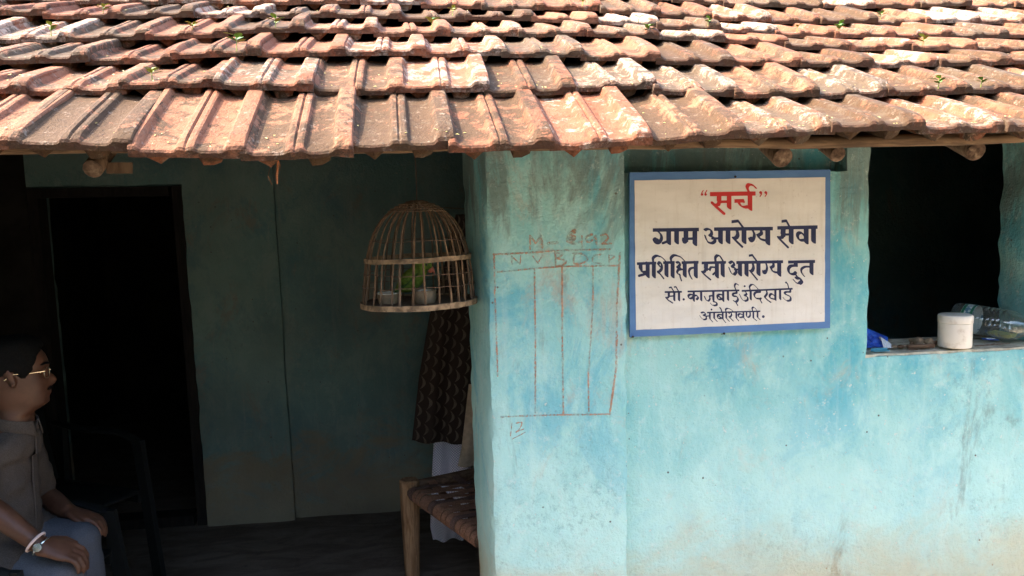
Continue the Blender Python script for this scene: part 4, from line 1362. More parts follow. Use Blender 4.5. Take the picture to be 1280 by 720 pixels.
b.grid(bag(-1), 34, 24); b.grid(bag(1), 34, 24)
b.build('packet_body', M['foil'], packet, ang=22)
b = MB()
b.grid(lambda u, v: pk + Vector((lerp(.022, .056, u) , -.003 + .018 * v + .002 * math.sin(u * 25), .003 + v * lerp(.012, .034, 1 - u))), 12, 8)
o = b.build('white_corner', M['foil_white'], packet); sm = o.modifiers.new('t', 'SOLIDIFY'); sm.thickness = .0012
# comb in front of the packet
cp = on_sill(1100, 441, 2.225)
M['teal'] = plain('teal_plastic', (.07, .30, .42), .45, .4, .08, 30, .1)
comb = thing('comb', 'teal plastic comb lying under the blue packet', 'comb', tuple(cp))
b = MB(); b.box(cp + Vector((0, .006, .006)), (.055, .006, .010)); b.build('spine', M['teal'], comb)
b = MB()
for i in range(15): b.box(cp + Vector((-.025 + i * .0036, -.004, .004)), (.0018, .014, .004))
b.build('teeth', M['teal'], comb)
# two wooden knobs, sticks, blister strips, twigs
M['knob'] = plain('brown_seed', (.23, .16, .10), .75, .2, .25, 40, .4)
def spool(px, py, d, r, lab):
    p = on_sill(px, py, d) + Vector((0, 0, r)); b = MB()
    b.lathe([(.001, -.012), (r * .5, -.013), (r * .96, -.007), (r, 0), (r * .92, .006), (r * .55, .008), (r * .45, .03), (r * .3, .034), (.001, .034)], 20, p, (.5, -.85, .05) if False else (-.35, .93, .05))
    tag(b.build('wooden_knob', M['knob']), lab, 'knob', 'knobs on the sill')
spool(1148, 434, 2.285, .0160, 'larger round brown wooden knob left of the white jar')
spool(1161, 436, 2.275, .0145, 'smaller round brown wooden knob beside the white jar')
for px, py, d, r, lab in ((1126, 439, 2.26, .0085, 'small dark brown lump right of the blue packet'), (1170, 437, 2.29, .010, 'dark brown lump touching the left side of the jar'), (1141, 436, 2.30, .009, 'dark brown lump behind the wood stub on the sill')):
    p = on_sill(px, py, d); b = MB()
    b.loft([[p + Vector(((r * math.sin(t) + .25 * r * noise.noise(Vector((px, t * 3, j)))) * math.cos(6.28318 * j / 10) * 1.3, r * math.sin(t) * math.sin(6.28318 * j / 10), r * .8 - r * .8 * math.cos(t))) for j in range(10)] for t in [.15 + 2.85 * i / 6 for i in range(7)]])
    tag(b.build('mud_lump', M['cot_rail']), lab, 'lump', 'lumps on the sill')
def stick(name, p0, p1, r, mat, lab, cat, n=6, grp=None):
    a_, c_ = on_sill(*p0), on_sill(*p1); up = Vector((0, 0, r)); b = MB()
    b.tube([a_.lerp(c_, i / n) + up + Vector((0, 0, r * .5 * abs(noise.noise(Vector((i * 1.3, p0[0], 0)))))) for i in range(n + 1)], [r * (1 + .35 * noise.noise(Vector((i * .9, p0[0], 2)))) for i in range(n + 1)], 8)
    tag(b.build(name, mat), lab, cat, grp)
stick('wood_stub', (1134, 440, 2.25), (1167, 441, 2.235), .0075, M['cot_rail'], 'dark brown wood stub lying left of the white jar', 'stick')
stick('wood_chip', (1114, 437, 2.27), (1136, 438, 2.27), .005, M['knob'], 'pale brown wood chip beside the blue packet', 'stick')
stick('twig', (1218, 441, 2.235), (1262, 437, 2.25), .0016, M['cane_dark'], 'thin dry twig lying right of the white jar', 'twig')
stick('grass_stalk', (1236, 438, 2.24), (1252, 430, 2.30), .0012, M['cane'], 'pale dry stalk leaning across the sill near the bottle', 'twig')
def strip(name, px, py, d, sz, rz, mat, lab, cat, extra=None):
    p = on_sill(px, py, d); rot = Matrix.Rotation(rz, 3, 'Z') @ Matrix.Rotation(.12, 3, 'Y')
    t = thing(name, lab, cat, tuple(p)); b = MB(); b.box(p + Vector((0, 0, .007)), sz, rot); b.build('card', mat, t)
    if extra:
        b = MB()
        for i in range(5): b.lathe([(.0045, 0), (.0042, .002), (.001, .0032)], 10, p + rot @ Vector((-.02 + .010 * i, 0, .0015)) + Vector((0, 0, .007)))
        b.build('blisters', extra, t)
strip('blister_strip', 1238, 432, 2.31, (.065, .022, .0025), .35, M['foil'], 'blue and silver tablet strip behind the white jar', 'medicine', M['foil_white'])
strip('paper_scrap', 1244, 428, 2.36, (.035, .025, .0015), -.3, M['foil_white'], 'small white paper scrap under the plastic bottle', 'paper')
strip('brown_card', 1228, 430, 2.38, (.045, .028, .004), .1, M['knob'], 'small brown card lying behind the tablet strip', 'card')
# bent wire ring on the sill
wp_ = on_sill(1141, 444, 2.225); b = MB(); b.tube([wp_ + Vector((.017 * math.cos(t), .008 * math.sin(t), .002)) for t in [6.28318 * j / 24 for j in range(24)]], .0012, 5, closed=True)
tag(b.build('wire_ring', M['wire']), 'small rusty wire ring lying at the sill edge', 'wire')

# ------------------------------------------------------------------ seated man
def remesh(b, name, vox, smooth_it=8):
    me = b.mesh(name, False)
    o = bpy.data.objects.new(name + '_src', me); col.objects.link(o)
    m_ = o.modifiers.new('r', 'REMESH'); m_.mode = 'VOXEL'; m_.voxel_size = vox
    s_ = o.modifiers.new('s', 'SMOOTH'); s_.factor = .5; s_.iterations = smooth_it
    dg = bpy.context.evaluated_depsgraph_get()
    out = bpy.data.meshes.new_from_object(o.evaluated_get(dg))
    out.name = name
    bpy.data.objects.remove(o); bpy.data.meshes.remove(me)
    smooth(out, 180)
    return out
def ball(b, p, r, sq=(1, 1, 1)):
    b.loft([[Vector(p) + Vector((r * sq[0] * math.sin(t) * math.cos(6.28318 * j / 12), r * sq[1] * math.sin(t) * math.sin(6.28318 * j / 12), r * sq[2] * math.cos(t))) for j in range(12)] for t in [.12 + (math.pi - .24) * i / 7 for i in range(8)]])
def limb(b, pts, rad, n=14):
    """tapered limb with rounded joints"""
    pts = [Vector(p) for p in pts]
    out, rr = [], []
    for i in range(len(pts) - 1):
        for q in range(6):
            t = q / 6; out.append(pts[i].lerp(pts[i + 1], t)); rr.append(lerp(rad[i], rad[i + 1], t))
    out.append(pts[-1]); rr.append(rad[-1])
    b.tube(out, rr, n)
    for p, r in zip(pts, rad): ball(b, p, r * .99)

MD = 2.70
hd = P(24, 508, MD)                       # chin height, head axis
HX, HY, HZ = P(22, 470, MD).x, MD, P(35, 509, MD).z
HS = 1.0
HEAD = [(-.05, .015, -.070, .053), (-.02, .030, -.068, .054), (0, .066, -.062, .052), (.012, .084, -.066, .055), (.03, .086, -.074, .061), (.047, .087, -.082, .065), (.065, .086, -.088, .068), (.09, .087, -.096, .072), (.112, .080, -.102, .074),
        (.132, .087, -.106, .076), (.16, .083, -.108, .077), (.186, .066, -.098, .070), (.205, .044, -.080, .056), (.218, .018, -.05, .034), (.222, 0, -.03, .012)]
HTURN = R(20)
def hpt(x, y, z):
    return Vector((HX + x * math.cos(HTURN) - y * math.sin(HTURN), HY + x * math.sin(HTURN) + y * math.cos(HTURN), HZ + z))
def hdir(x, y, z):
    return Vector((x * math.cos(HTURN) - y * math.sin(HTURN), x * math.sin(HTURN) + y * math.cos(HTURN), z))
def head_r(z, a, grow=0.0):
    zs_ = [h[0] for h in HEAD]
    f_ = float(np.interp(z, zs_, [h[1] for h in HEAD])); bk = float(np.interp(z, zs_, [h[2] for h in HEAD])); w = float(np.interp(z, zs_, [h[3] for h in HEAD]))
    cx, rx = (f_ + bk) / 2, (f_ - bk) / 2
    c, s = math.cos(a), math.sin(a)
    x = cx + (rx + grow) * (abs(c) ** .9) * (1 if c > 0 else -1); y = (w + grow) * (abs(s) ** .9) * (1 if s > 0 else -1)
    an = math.atan2(s, c)
    if grow == 0:
        g_ = math.exp(-(an / .17) ** 2)
        x += g_ * float(np.interp(z, [.058, .068, .078, .09, .105, .12], [0, .017, .025, .019, .010, .002]))
        x += .004 * math.exp(-(an / .4) ** 2) * (math.exp(-((z - .050) / .005) ** 2) + math.exp(-((z - .040) / .005) ** 2)) - .004 * math.exp(-(an / .4) ** 2) * math.exp(-((z - .028) / .006) ** 2)
        x -= .008 * math.exp(-((abs(an) - .42) / .2) ** 2) * math.exp(-((z - .113) / .011) ** 2)
        x += .004 * math.exp(-((abs(an) - .35) / .35) ** 2) * math.exp(-((z - .130) / .008) ** 2)
    return hpt(x * HS, y * HS, z * HS)
man = thing('person', 'seated man in glasses, grey shirt and grey trousers, hand on his knee', 'person', (HX - .1, MD + .05, 0))
body = MB()
zz = [-.05, -.02, 0, .006, .012, .02, .028, .034, .040, .045, .050, .056, .062, .068, .074, .080, .086, .092, .1, .108, .114, .120, .126, .132, .14, .15, .165, .18, .19, .2, .208, .215, .220]
body.loft([[head_r(z, 6.28318 * j / 64) for j in range(64)] for z in zz])
for s_ in (-1, 1):                        # ears
    for (dx, dz, r) in ((-.014, .118, .016), (-.020, .130, .014), (-.010, .105, .013), (-.007, .092, .013)):
        ball(body, hpt(dx, s_ * .081, dz), r, (.8, .6, 1.1))
shN, shF = Vector((HX - .085, MD - .150, HZ - .130)), Vector((HX - .075, MD + .150, HZ - .130))
hipN, hipF = Vector((HX - .12, MD - .06, .45)), Vector((HX - .10, MD + .12, .45))
kneeN, kneeF = P(80, 718, 2.52), P(98, 680, 2.76)
kneeN.z = max(kneeN.z - .02, .44)
body.loft([[Vector((HX + cx + rx * math.cos(6.28318 * j / 20), MD + .0 + ry * math.sin(6.28318 * j / 20), z)) for j in range(20)] for z, cx, rx, ry in
           ((.36, -.14, .10, .13), (.46, -.14, .10, .14), (.58, -.125, .10, .13), (.70, -.115, .09, .13), (HZ - .15, -.085, .08, .13), (HZ - .09, -.05, .06, .095), (HZ - .055, -.025, .06, .07), (HZ - .01, -.018, .055, .055))])
elbN, wrN = P(-22, 628, 2.50), P(52, 683, 2.47)
elbF, wrF = Vector((HX - .06, MD + .25, HZ - .38)), Vector((HX + .06, MD + .14, kneeF.z + .088))
limb(body, (shN, elbN), (.052, .042)); limb(body, (elbN, elbN.lerp(wrN, .35), wrN), (.036, .036, .024))
limb(body, (shF, elbF), (.052, .042)); limb(body, (elbF, elbF.lerp(wrF, .35), wrF), (.041, .041, .027))
ankN, ankF = Vector((kneeN.x + .02, kneeN.y - .02, .09)), Vector((kneeF.x + .03, kneeF.y - .02, .09))
limb(body, (hipN, kneeN, ankN), (.085, .058, .035)); limb(body, (hipF, kneeF, ankF), (.085, .058, .035))
for an in (ankN, ankF):
    limb(body, (an + Vector((-.04, 0, -.05)), an + Vector((.08, -.02, -.055)), an + Vector((.16, -.03, -.07))), (.036, .034, .02))
def hand(wr, fdir, down, thumb_side):
    f_ = Vector(fdir).normalized(); s_ = Vector(thumb_side); s_ = (s_ - f_ * s_.dot(f_)).normalized(); n_ = Vector(down).normalized()
    palm = wr + f_ * .045
    body.loft([[wr + f_ * t + s_ * (w * math.cos(6.28318 * j / 12)) + n_ * (h_ * math.sin(6.28318 * j / 12)) + n_ * dz for j in range(12)] for t, w, h_, dz in ((-.01, .026, .022, 0), (.02, .034, .02, 0), (.055, .040, .017, .004), (.082, .038, .014, .008))])
    for i, (o_, L) in enumerate(((.029, .066), (.010, .075), (-.009, .070), (-.027, .055))):
        p0 = wr + f_ * .075 + s_ * o_ + n_ * .006
        p1 = p0 + f_ * (L * .45) + n_ * (L * .16); p2 = p1 + f_ * (L * .22) + n_ * (L * .32); p3 = p2 + f_ * (L * .03) + n_ * (L * .27)
        limb(body, (p0, p1, p2, p3), (.0095, .0090, .0082, .0068), 8)
    t0 = wr + f_ * .02 + s_ * .030; t1 = t0 + f_ * .03 + s_ * .018 + n_ * .008; t2 = t1 + f_ * .03 + s_ * .003 + n_ * .012
    limb(body, (t0, t1, t2), (.013, .0105, .008), 8)
hand(wrN, (.9, .10, -.22), (-.15, .0, -1), (.1, .9, .35))
hand(wrF, (.95, -.1, -.2), (.0, 0, -1), (0, -1, .1))
bme = remesh(body, 'body', .0048, 4)
def skin():
    k = NT('brown_skin', .5, .4); p = k.pos()
    k.color(k.mix(k.ramp(k.noise(p, 14, 4), .35, .65), (.080, .034, .019), (.12, .053, .030)))
    k.b.inputs['Subsurface Weight'].default_value = .08; k.b.inputs['Subsurface Radius'].default_value = (.01, .004, .002)
    k.bump(k.noise(p, 160, 3), .12, .002); return k.mat
M['skin'] = skin(); bme.materials.append(M['skin'])
o = bpy.data.objects.new('body', bme); col.objects.link(o); rel(man, o)
# hair: a cap just outside the skull where hair grows, sunk under the skin elsewhere; brows and moustache with it
hb = MB()
def hair_r(z, a):
    an = abs(math.atan2(math.sin(a), math.cos(a)))
    line = float(np.interp(an, [0, .5, .85, 1.05, 1.25, 1.6, 2.0, 2.6, 3.15], [.178, .172, .155, .118, .095, .120, .105, .045, .030]))
    k = max(0, min(1, (z - line) / .012))
    g_ = lerp(-.010, .012 + .005 * noise.noise(Vector((a * 9, z * 40, 2))) + .003 * noise.noise(Vector((a * 31, z * 90, 4))) + .010 * max(0, min(1, (z - .17) / .04)), k)
    return head_r(z, a, g_) + Vector((0, 0, .012 * k * max(0, min(1, (z - .17) / .04))))
hb.loft([[hair_r(z, 6.28318 * j / 72) for j in range(72)] for z in [.02, .03, .04, .05, .06, .07, .08, .09, .1, .11, .12, .13, .14, .15, .16, .17, .18, .19, .2, .208, .215, .22]])
for s_ in (-1, 1):
    hb.tube([head_r(.137, s_ * t) + Vector((.002, 0, .003 * math.sin((t - .1) * 4))) for t in (.12, .25, .4, .55, .7)], [.002, .004, .0045, .004, .0015], 6)
    hb.tube([head_r(.0585 - .006 * t, s_ * t) + Vector((.003, 0, 0)) for t in (.0, .15, .3, .45)], [.0045, .005, .0045, .002], 6)
M['hair'] = plain('black_hair', (.006, .0055, .005), .85, .12, .3, 200, .6)
hb.build('hair', M['hair'], man, ang=180)
for s_ in (-1, 1):
    e_ = MB(); ball(e_, head_r(.113, s_ * .42) + hdir(-.006, 0, 0), .0115); e_.build('eye', M['eye'], man)
# spectacles
sp = MB()
M['gold'] = plain('pale_gold_metal', (.80, .68, .48), .22, .5, .05, 20, 0, metal=.9)
for s_ in (-1, 1):
    c = head_r(.112, s_ * .38) + hdir(.016, s_ * .004, -.002); nrm_ = hdir(1, s_ * .28, 0).normalized(); sd_ = Vector((0, 0, 1)).cross(nrm_)
    sp.tube([c + sd_ * (.024 * math.cos(t)) + Vector((0, 0, .017 * math.sin(t))) for t in [6.28318 * j / 24 for j in range(24)]], .0012, 6, closed=True)
    sp.tube([c + hdir(-.004, s_ * .024, .009), hpt(.045, s_ * .076, .120), hpt(-.008, s_ * .086, .122), hpt(-.03, s_ * .082, .105)], .0017, 6)
sp.tube([head_r(.118, 0) + hdir(.006, y, z) for y, z in ((-.014, -.002), (0, .002), (.014, -.002))], .0013, 6)
sp.build('spectacles', M['gold'], man)
# shirt
sh = MB()
sh.loft([[Vector((HX + cx + rx * math.cos(6.28318 * j / 24) * (1 + .03 * noise.noise(Vector((j * .6, z * 9, 0)))), MD + ry * math.sin(6.28318 * j / 24) * (1 + .03 * noise.noise(Vector((j * .6, z * 9, 5)))), z)) for j in range(24)] for z, cx, rx, ry in
         ((.40, -.135, .140, .175), (.47, -.130, .145, .178), (.55, -.122, .142, .168), (.62, -.112, .135, .162), (.70, -.104, .126, .160), (.78, -.092, .118, .164), (HZ - .15, -.072, .110, .168), (HZ - .10, -.050, .090, .138), (HZ - .070, -.030, .070, .084), (HZ - .052, -.026, .062, .066))])
limb(sh, (shN + Vector((0, .03, .0)), shN.lerp(elbN, .80)), (.066, .054)); limb(sh, (shF + Vector((0, -.03, 0)), shF.lerp(elbF, .80)), (.064, .054))
limb(sh, (hipN + Vector((.02, 0, .02)), hipN.lerp(kneeN, .45) + Vector((0, 0, .012))), (.095, .080)); limb(sh, (hipF + Vector((.02, 0, .02)), hipF.lerp(kneeF, .3) + Vector((0, 0, .012))), (.105, .090))
sme = remesh(sh, 'shirt', .009, 3)
for v in sme.vertices:
    p = Vector(v.co)
    v.co = p + Vector(v.normal) * (.008 * noise.noise(Vector((p.x * 9, p.y * 9, p.z * 20))) + .006 * abs(noise.noise(Vector((p.x * 22 + p.z * 14, p.y * 20, p.z * 26 - p.x * 10)))))
def weave(name, c1_, c2_):
    k = NT(name, .92, .08); p = k.pos()
    w_ = k.noise(k.scale(p, (260, 260, 900)), 1, 2)
    k.color(k.mix(k.ramp(w_, .35, .65), c1_, c2_)); k.bump(k.noise(p, 400, 2), .2, .001); return k.mat
M['shirt'] = weave('grey_shirt_cotton', (.055, .045, .040), (.095, .079, .070)); sme.materials.append(M['shirt'])
o = bpy.data.objects.new('shirt', sme); col.objects.link(o); rel(man, o)
cl = MB(); n_ = 40
def coll(j, lvl):
    a_ = .22 + (6.28318 - .44) * j / n_          # open at the throat
    r = (.064, .0625, .0685, .078)[lvl]; z = (-.060, -.022, -.020, -.056)[lvl] + .010 * math.cos(a_) * -1
    if lvl == 3: z -= .014 * math.exp(-((min(a_, 6.28318 - a_) - .22) / .35) ** 2)
    return Vector((HX - .024 + r * 1.04 * math.cos(a_), MD + r * math.sin(a_), HZ + z - .012 * math.cos(a_)))
cl.grid(lambda u, v: coll(round(u * n_), round(v * 3)), n_, 3)
co = cl.build('collar', M['shirt'], man, ang=60); sm = co.modifiers.new('t', 'SOLIDIFY'); sm.thickness = .003
pk_ = MB()                                 # button placket down the front
pk_.loft([[Vector((HX + cx + rx * 1.0 + dx, MD + dy, z)) for dx, dy in ((.004, -.016), (.007, -.014), (.007, .014), (.004, .016))] for z, cx, rx in ((.50, -.126, .144), (.55, -.122, .142), (.62, -.112, .135), (.70, -.104, .126), (.78, -.092, .118), (HZ - .15, -.072, .110), (HZ - .10, -.050, .090), (HZ - .078, -.034, .074))])
pk_.build('placket', M['shirt'], man)
tr_ = MB()
limb(tr_, (hipN, kneeN, ankN + Vector((0, 0, .03))), (.090, .066, .056)); limb(tr_, (hipF, kneeF, ankF + Vector((0, 0, .03))), (.098, .073, .062))
tr_.loft([[Vector((HX - .115 + .13 * math.cos(6.28318 * j / 20), MD + .02 + .17 * math.sin(6.28318 * j / 20), z)) for j in range(20)] for z in (.36, .40, .48, .54)])
tme = remesh(tr_, 'trousers', .010, 3)
for v in tme.vertices:
    p = Vector(v.co); v.co = p + Vector(v.normal) * (.005 * noise.noise(Vector((p.x * 12, p.y * 12, p.z * 9))))
M['trousers'] = weave('blue_grey_trouser_cloth', (.065, .070, .085), (.10, .106, .125)); tme.materials.append(M['trousers'])
o = bpy.data.objects.new('trousers', tme); col.objects.link(o); rel(man, o)
# bracelet and watch on the near wrist
fd = (wrN - elbN).normalized(); u_ = Vector((0, 0, 1)) - fd * fd.z; u_.normalize(); w_ = fd.cross(u_)
M['pink'] = plain('pale_pink_band', (.66, .50, .46), .6, .3, .05, 20, 0)
M['steel'] = plain('polished_steel', (.75, .74, .70), .2, .5, .03, 20, 0, metal=.9)
b = MB(); b.tube([wrN - fd * .022 + (u_ * math.cos(t) + w_ * math.sin(t)) * .0315 for t in [6.28318 * j / 28 for j in range(28)]], .0042, 8, closed=True); b.build('bracelet', M['pink'], man)
b = MB(); b.tube([wrN + fd * .0 + (u_ * math.cos(t) + w_ * math.sin(t)) * .030 for t in [6.28318 * j / 28 for j in range(28)]], .0032, 8, closed=True)
wn_ = (u_ * .35 - w_ * .9) if (-w_).y < 0 else (u_ * .35 + w_ * .9)
b.lathe([(.012, -.003), (.0135, 0), (.012, .005), (.001, .006)], 18, wrN + wn_.normalized() * .030, wn_)
b.build('wristwatch', M['steel'], man)

# ------------------------------------------------------------------ plastic chairs
M['plastic'] = plain('dark_green_plastic', (.007, .008, .008), .6, .25, .1, 10, .05)
def chair(label, loc, rz, seat_z, arm_z):
    t = thing('plastic_chair', label, 'chair', loc, 'plastic chairs on the verandah')
    t.rotation_euler.z = rz
    def put(b, name): return b.build(name, M['plastic'], t, world_space=False)
    b = MB(); b.grid(lambda u, v: Vector((lerp(-.21, .22, v), lerp(-.22, .22, u) * lerp(.88, 1.0, v), seat_z - .012 * math.sin(math.pi * u) * math.sin(math.pi * v) - .02 * max(0, v - .85))), 12, 12)
    o = put(b, 'seat'); sm = o.modifiers.new('t', 'SOLIDIFY'); sm.thickness = .012
    b = MB()
    def bk(u, v):
        return Vector((-.21 - .10 * v + .035 * math.cos((u - .5) * 3), lerp(-.20, .20, u) * lerp(1, 1.06, v), seat_z + .02 + v * (.40 - .05 * (2 * u - 1) ** 2)))
    for i in range(6): b.loft([[bk((i + .12) / 6, v), bk((i + .7) / 6, v), bk((i + .7) / 6, v) + Vector((-.008, 0, 0)), bk((i + .12) / 6, v) + Vector((-.008, 0, 0))] for v in [q / 6 * .86 for q in range(7)]])
    b.loft([[bk(u, .84), bk(u, 1.0), bk(u, 1.0) + Vector((-.014, 0, 0)), bk(u, .84) + Vector((-.014, 0, 0))] for u in [q / 10 for q in range(11)]])
    put(b, 'backrest')
    for s_ in (-1, 1):
        b = MB(); b.tube([Vector((-.28, s_ * .235, arm_z + .02)), Vector((-.15, s_ * .25, arm_z)), Vector((.10, s_ * .255, arm_z)), Vector((.20, s_ * .25, arm_z - .03))], [.02, .024, .026, .022], 10, flat=.5); put(b, 'armrest')
        b = MB(); b.loft([[Vector((lerp(.26, .20, z / arm_z) + x, s_ * lerp(.26, .245, z / arm_z) + y, z)) for x, y in ((-.025, -.012), (.025, -.012), (.025, .012), (-.025, .012))] for z in (0.0, .2, seat_z, arm_z - .02)]); put(b, 'leg')
        b = MB(); b.loft([[Vector((lerp(-.28, -.24, z / arm_z) + x, s_ * lerp(.25, .235, z / arm_z) + y, z)) for x, y in ((-.025, -.012), (.025, -.012), (.025, .012), (-.025, .012))] for z in (0.0, .2, seat_z, arm_z)]); put(b, 'leg')
        b = MB(); b.box((-.01, s_ * .228, seat_z - .03), (.44, .016, .05)); put(b, 'apron')
    return t
chair('dark plastic armchair the man sits on at the left edge', (HX - .09, MD + .03, 0), R(-12), .365, .52)
chair('empty dark plastic armchair standing in shadow behind the man', (P(66, 600, 3.35).x, 3.35, 0), R(-30), .40, P(100, 557, 3.35).z)

# ------------------------------------------------------------------ sprouts, litter and fibre on the roof
def roof_hit(px, py):
    r = ray(px, py)
    d = 1.74
    while d < 4.6:
        p = EYE + r * (d / r.y)
        k = max(q for q in range(NROW - 1) if row_d(q) <= d)
        t = (d - row_d(k)) / (row_d(k + 1) - row_d(k))
        surf = lerp(row_z(k, p.x), row_z(k + 1, p.x) - .047, t) + .02
        if p.z <= surf: return p, k, surf
        d += .006
    return None, None, None
def leafmat(name, c, t=.25):
    k = NT(name, .55, .35); p = k.pos()
    k.color(k.mix(k.ramp(k.noise(p, 60, 3), .35, .65), tuple(x * .7 for x in c), c)); k.b.inputs['Transmission Weight'].default_value = 0
    return k.mat
M['leaf'] = leafmat('young_leaf', (.13, .27, .045)); M['leaf2'] = leafmat('yellow_green_leaf', (.27, .32, .06)); M['drytwig'] = plain('dry_weed', (.24, .20, .15), .9, .1, .2, 60, .2)
def leaf(b, base, dirv, L, w, droop=.3):
    d = Vector(dirv).normalized(); s_ = d.cross(Vector((0, 0, 1))).normalized(); n_ = s_.cross(d)
    pts = []
    for t, k in ((0, .08), (.25, .75), (.55, 1), (.8, .65), (1, .04)):
        c = Vector(base) + d * (L * t) - Vector((0, 0, droop * L * t * t))
        pts += [c + s_ * w * k, c - n_ * .0012 * (k > .1), c - s_ * w * k]
    fs = []
    for i in range(4):
        a_ = i * 3; fs += [(a_, a_ + 1, a_ + 4, a_ + 3), (a_ + 1, a_ + 2, a_ + 5, a_ + 4)]
    b.add(pts, fs)
WEEDS = [(297, 84, 1.5, 'l', 'two leafed green sprout on the second tile row above the doorway'), (242, 58, 1.0, 'y', 'yellow green sprout on the third tile row above the doorway'),
         (345, 47, 1.2, 'l', 'green sprout on the third tile row left of the cage'), (130, 30, .9, 'y', 'small sprout on the fourth tile row at the far left'),
         (428, 6, 1.0, 'l', 'green sprout at the top edge above the cage'), (65, 58, 1.1, 'y', 'yellowing sprout on the third tile row at the far left'),
         (540, 52, 1.2, 'l', 'bushy green sprout on the third tile row above the cage'), (566, 31, .9, 'y', 'small yellow sprout on the fourth tile row right of the cage'),
         (810, 59, 1.0, 'l', 'green sprout on the third tile row above the sign edge'), (728, 17, .7, 'l', 'tiny green sprout high on the roof above the pillar'),
         (798, 36, .7, 'l', 'tiny green sprout on the fourth tile row above the sign'), (885, 38, .9, 'l', 'green sprout on the fifth tile row above the sign'),
         (1048, 47, 1.2, 'l', 'green sprout on the fourth tile row right of the sign'), (996, 44, .8, 'y', 'small yellow sprout on the fourth tile row above the sign'),
         (1153, 68, 1.1, 'y', 'pale sprout on the third tile row above the window'), (1100, 34, 1.0, 'l', 'broad green sprout high on the roof above the window'),
         (1172, 128, 1.0, 'l', 'green sprout on the lowest tile row above the window'), (1225, 124, .9, 'l', 'single green leaf on the lowest row at the right end'),
         (1086, 54, 1.6, 'd', 'grey dried weed tuft on the fourth row above the window'), (1262, 100, 1.5, 'd', 'grey dried weed tuft on the second row at the right edge'),
         (190, 98, 1.0, 'y', 'sprout with dull leaves on the second tile row at the left'), (64, 44, .8, 'l', 'small green sprout on the fourth tile row at the left edge')]
wr_ = random.Random(31)
for px, py, s_, kind, lab in WEEDS:
    p, k, surf = roof_hit(px, py)
    if p is None: continue
    p.z = surf - .004
    s_ *= 1.35
    t = thing('roof_sprout', lab, 'plant', tuple(p), 'weeds sprouting on the roof tiles')
    if kind == 'd':
        b = MB()
        for i in range(16):
            d = Vector((wr_.uniform(-1, 1), wr_.uniform(-1, .5), wr_.uniform(.3, 1.2))).normalized(); L = wr_.uniform(.02, .045)
            b.tube([p, p + d * L * .5 + Vector((0, 0, .004)), p + d * L + Vector((wr_.uniform(-.01, .01), 0, -.004))], [.0011, .0008, .0004], 4)
        b.build('stems', M['drytwig'], t); continue
    h_ = .016 * s_; b = MB(); b.tube([p, p + Vector((.001, -.002, h_ * .6)), p + Vector((.002, -.003, h_ * 1.2))], [.0014, .0012, .0009], 5); b.build('stem', M['leaf2'], t)
    nl = wr_.choice((3, 4, 5)) + (2 if s_ > 1.1 else 0); a0 = wr_.uniform(0, 6)
    for i in range(nl):
        a_ = a0 + i * 2.4; b = MB()
        leaf(b, p + Vector((.002, -.003, h_ * (1.2 - .12 * i))), (math.cos(a_), math.sin(a_) * .8, .65), .021 * s_ * wr_.uniform(.7, 1.15), .0055 * s_, .3)
        b.build('leaf', M['leaf2'] if kind == 'y' or wr_.random() < .2 else M['leaf'], t)
# fallen leaflets
lt = MB(); lr = random.Random(77)
for i in range(400):
    px, py = lr.uniform(0, 1280), lr.uniform(2, 185) if lr.random() < .45 else lr.uniform(90, 180)
    p, k, surf = roof_hit(px, py)
    if p is None: continue
    u = ((p.x - (ROW_OFF[k] if k < 6 else 0)) / (ROW_W[k] if k < 6 else .2155)) % 1.0
    p.z = surf - .02 + .0185 + float(np.interp(u, [q[0] for q in TOP], [q[1] for q in TOP])) * .95
    a_ = lr.uniform(0, 6.28); L = lr.uniform(.0025, .0055)
    d = Vector((math.cos(a_), math.sin(a_), math.sin(a_) * .45)); s_ = Vector((-math.sin(a_), math.cos(a_), .45 * math.cos(a_))) * .45
    lt.add([p - d * L, p + s_ * L + Vector((0, 0, .001)), p + d * L, p - s_ * L + Vector((0, 0, .001))], [(0, 1, 2, 3)])
M['litter'] = leafmat('fallen_leaflets', (.40, .33, .10))
tag(lt.build('leaf_litter', M['litter'], None, sm=False), 'tiny yellow leaflets scattered over the roof tiles', 'leaf litter', kind='stuff')
# fibre hanging from the eave
e0 = P(347, 200, 1.78); b = MB()
b.tube([e0 + Vector((0, 0, .004)), P(347, 210, 1.78), P(346, 219, 1.78), P(346.5, 230, 1.78)], [.0012, .0022, .0026, .0018], 6)
b.tube([e0 + Vector((0, 0, .004)), P(338, 208, 1.78), P(335, 220, 1.78), P(340, 231, 1.78)], [.0007, .0006, .0006, .0004], 5)
b.tube([e0 + Vector((0, 0, .004)), P(350, 207, 1.78), P(350, 214, 1.78)], [.0008, .0008, .0004], 5)
M['fibre'] = plain('orange_fibre', (.42, .16, .07), .8, .2, .2, 60, .2)
tag(b.build('hanging_fibre', M['fibre']), 'thin orange fibre dangling from the eave above the doorway wall', 'fibre')
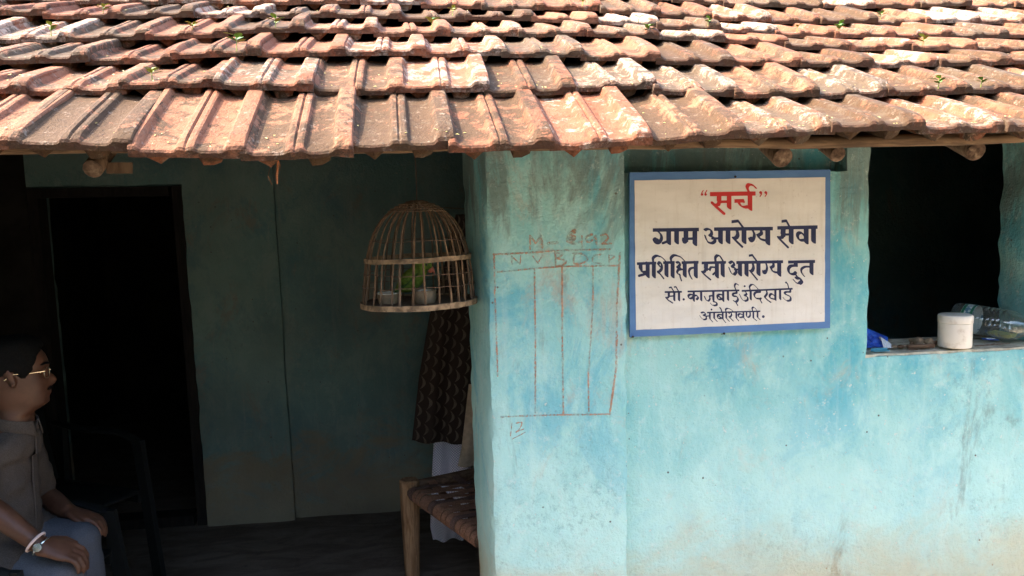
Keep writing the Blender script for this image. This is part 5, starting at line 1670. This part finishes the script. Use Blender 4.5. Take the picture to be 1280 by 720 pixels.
# ------------------------------------------------------------------ unseen trees, added to shut off the low sky and shade the yard
def tree(label, x, y, h, r, seed):
    t = thing('light_block_tree', label, 'tree', (x, y, -.28), 'unseen trees added to block light')
    tr2 = random.Random(seed)
    b = MB(); b.tube([Vector((x, y, -.3)), Vector((x + .1, y, h * .25)), Vector((x - .05, y + .1, h * .5)), Vector((x, y, h * .8))], [.2, .16, .12, .05], 10)
    for i in range(7):
        a_ = i * 2.4; z0 = h * (.3 + .06 * i)
        b.tube([Vector((x, y, z0)), Vector((x + math.cos(a_) * r * .4, y + math.sin(a_) * r * .4, z0 + .5)), Vector((x + math.cos(a_) * r * .8, y + math.sin(a_) * r * .8, z0 + .8))], [.07, .045, .015], 7)
    b.build('trunk', M['wood'], t)
    b = MB()
    clumps = []
    for i in range(52):
        u = tr2.uniform(0, 6.28); v = math.acos(tr2.uniform(-1, 1)); q = tr2.uniform(.35, 1) ** .5
        clumps.append(Vector((x + r * q * math.sin(v) * math.cos(u), y + r * q * math.sin(v) * math.sin(u), h * .52 + h * .5 * q * math.cos(v))))
    for c in clumps:
        for j in range(70):
            p = c + Vector((tr2.gauss(0, .36), tr2.gauss(0, .36), tr2.gauss(0, .30)))
            if p.z < .1: continue
            d = Vector((tr2.uniform(-1, 1), tr2.uniform(-1, 1), tr2.uniform(-.7, .4))).normalized(); s_ = d.cross(Vector((tr2.uniform(-1, 1), tr2.uniform(-1, 1), 1))).normalized()
            L, w = tr2.uniform(.10, .2), tr2.uniform(.04, .08)
            b.add([p, p + d * L * .5 + s_ * w, p + d * L, p + d * L * .5 - s_ * w], [(0, 1, 2, 3)])
    b.build('crown', M['treeleaf'], t, sm=False)
M['treeleaf'] = leafmat('mango_leaf', (.06, .105, .03))
ROW = [(-9.2, -3.2, 3.7, 1.9), (-6.4, -3.0, 4.0, 1.9), (-3.7, -3.3, 3.6, 1.9), (-1.1, -3.1, 3.8, 1.8), (1.5, -3.2, 3.6, 1.9), (4.1, -3.0, 3.9, 1.9), (6.8, -3.2, 3.6, 1.9), (9.5, -3.1, 3.8, 1.9), (-4.2, .0, 4.4, 1.6), (-6.4, .4, 4.8, 1.8), (-2.7, -.75, 3.9, 1.5)]
TREE_LABEL = ['added tree blocking the low sky, farthest left of the row', 'added tree blocking the low sky, second from the left end', 'added tree blocking the low sky, facing the seated man',
              'added tree blocking the low sky, facing the doorway', 'added tree blocking the low sky, facing the pillar and sign', 'added tree blocking the low sky, facing the window',
              'added tree blocking the low sky, second from the right end', 'added tree blocking the low sky, farthest right of the row', 'added tree shading the yard near the left end of the verandah', 'taller added tree shading the yard, well left of the house', 'small added tree shading the yard before the doorway']
for i, (x, y, h_, r_) in enumerate(ROW):
    tree(TREE_LABEL[i], x, y, h_, r_, 40 + i)
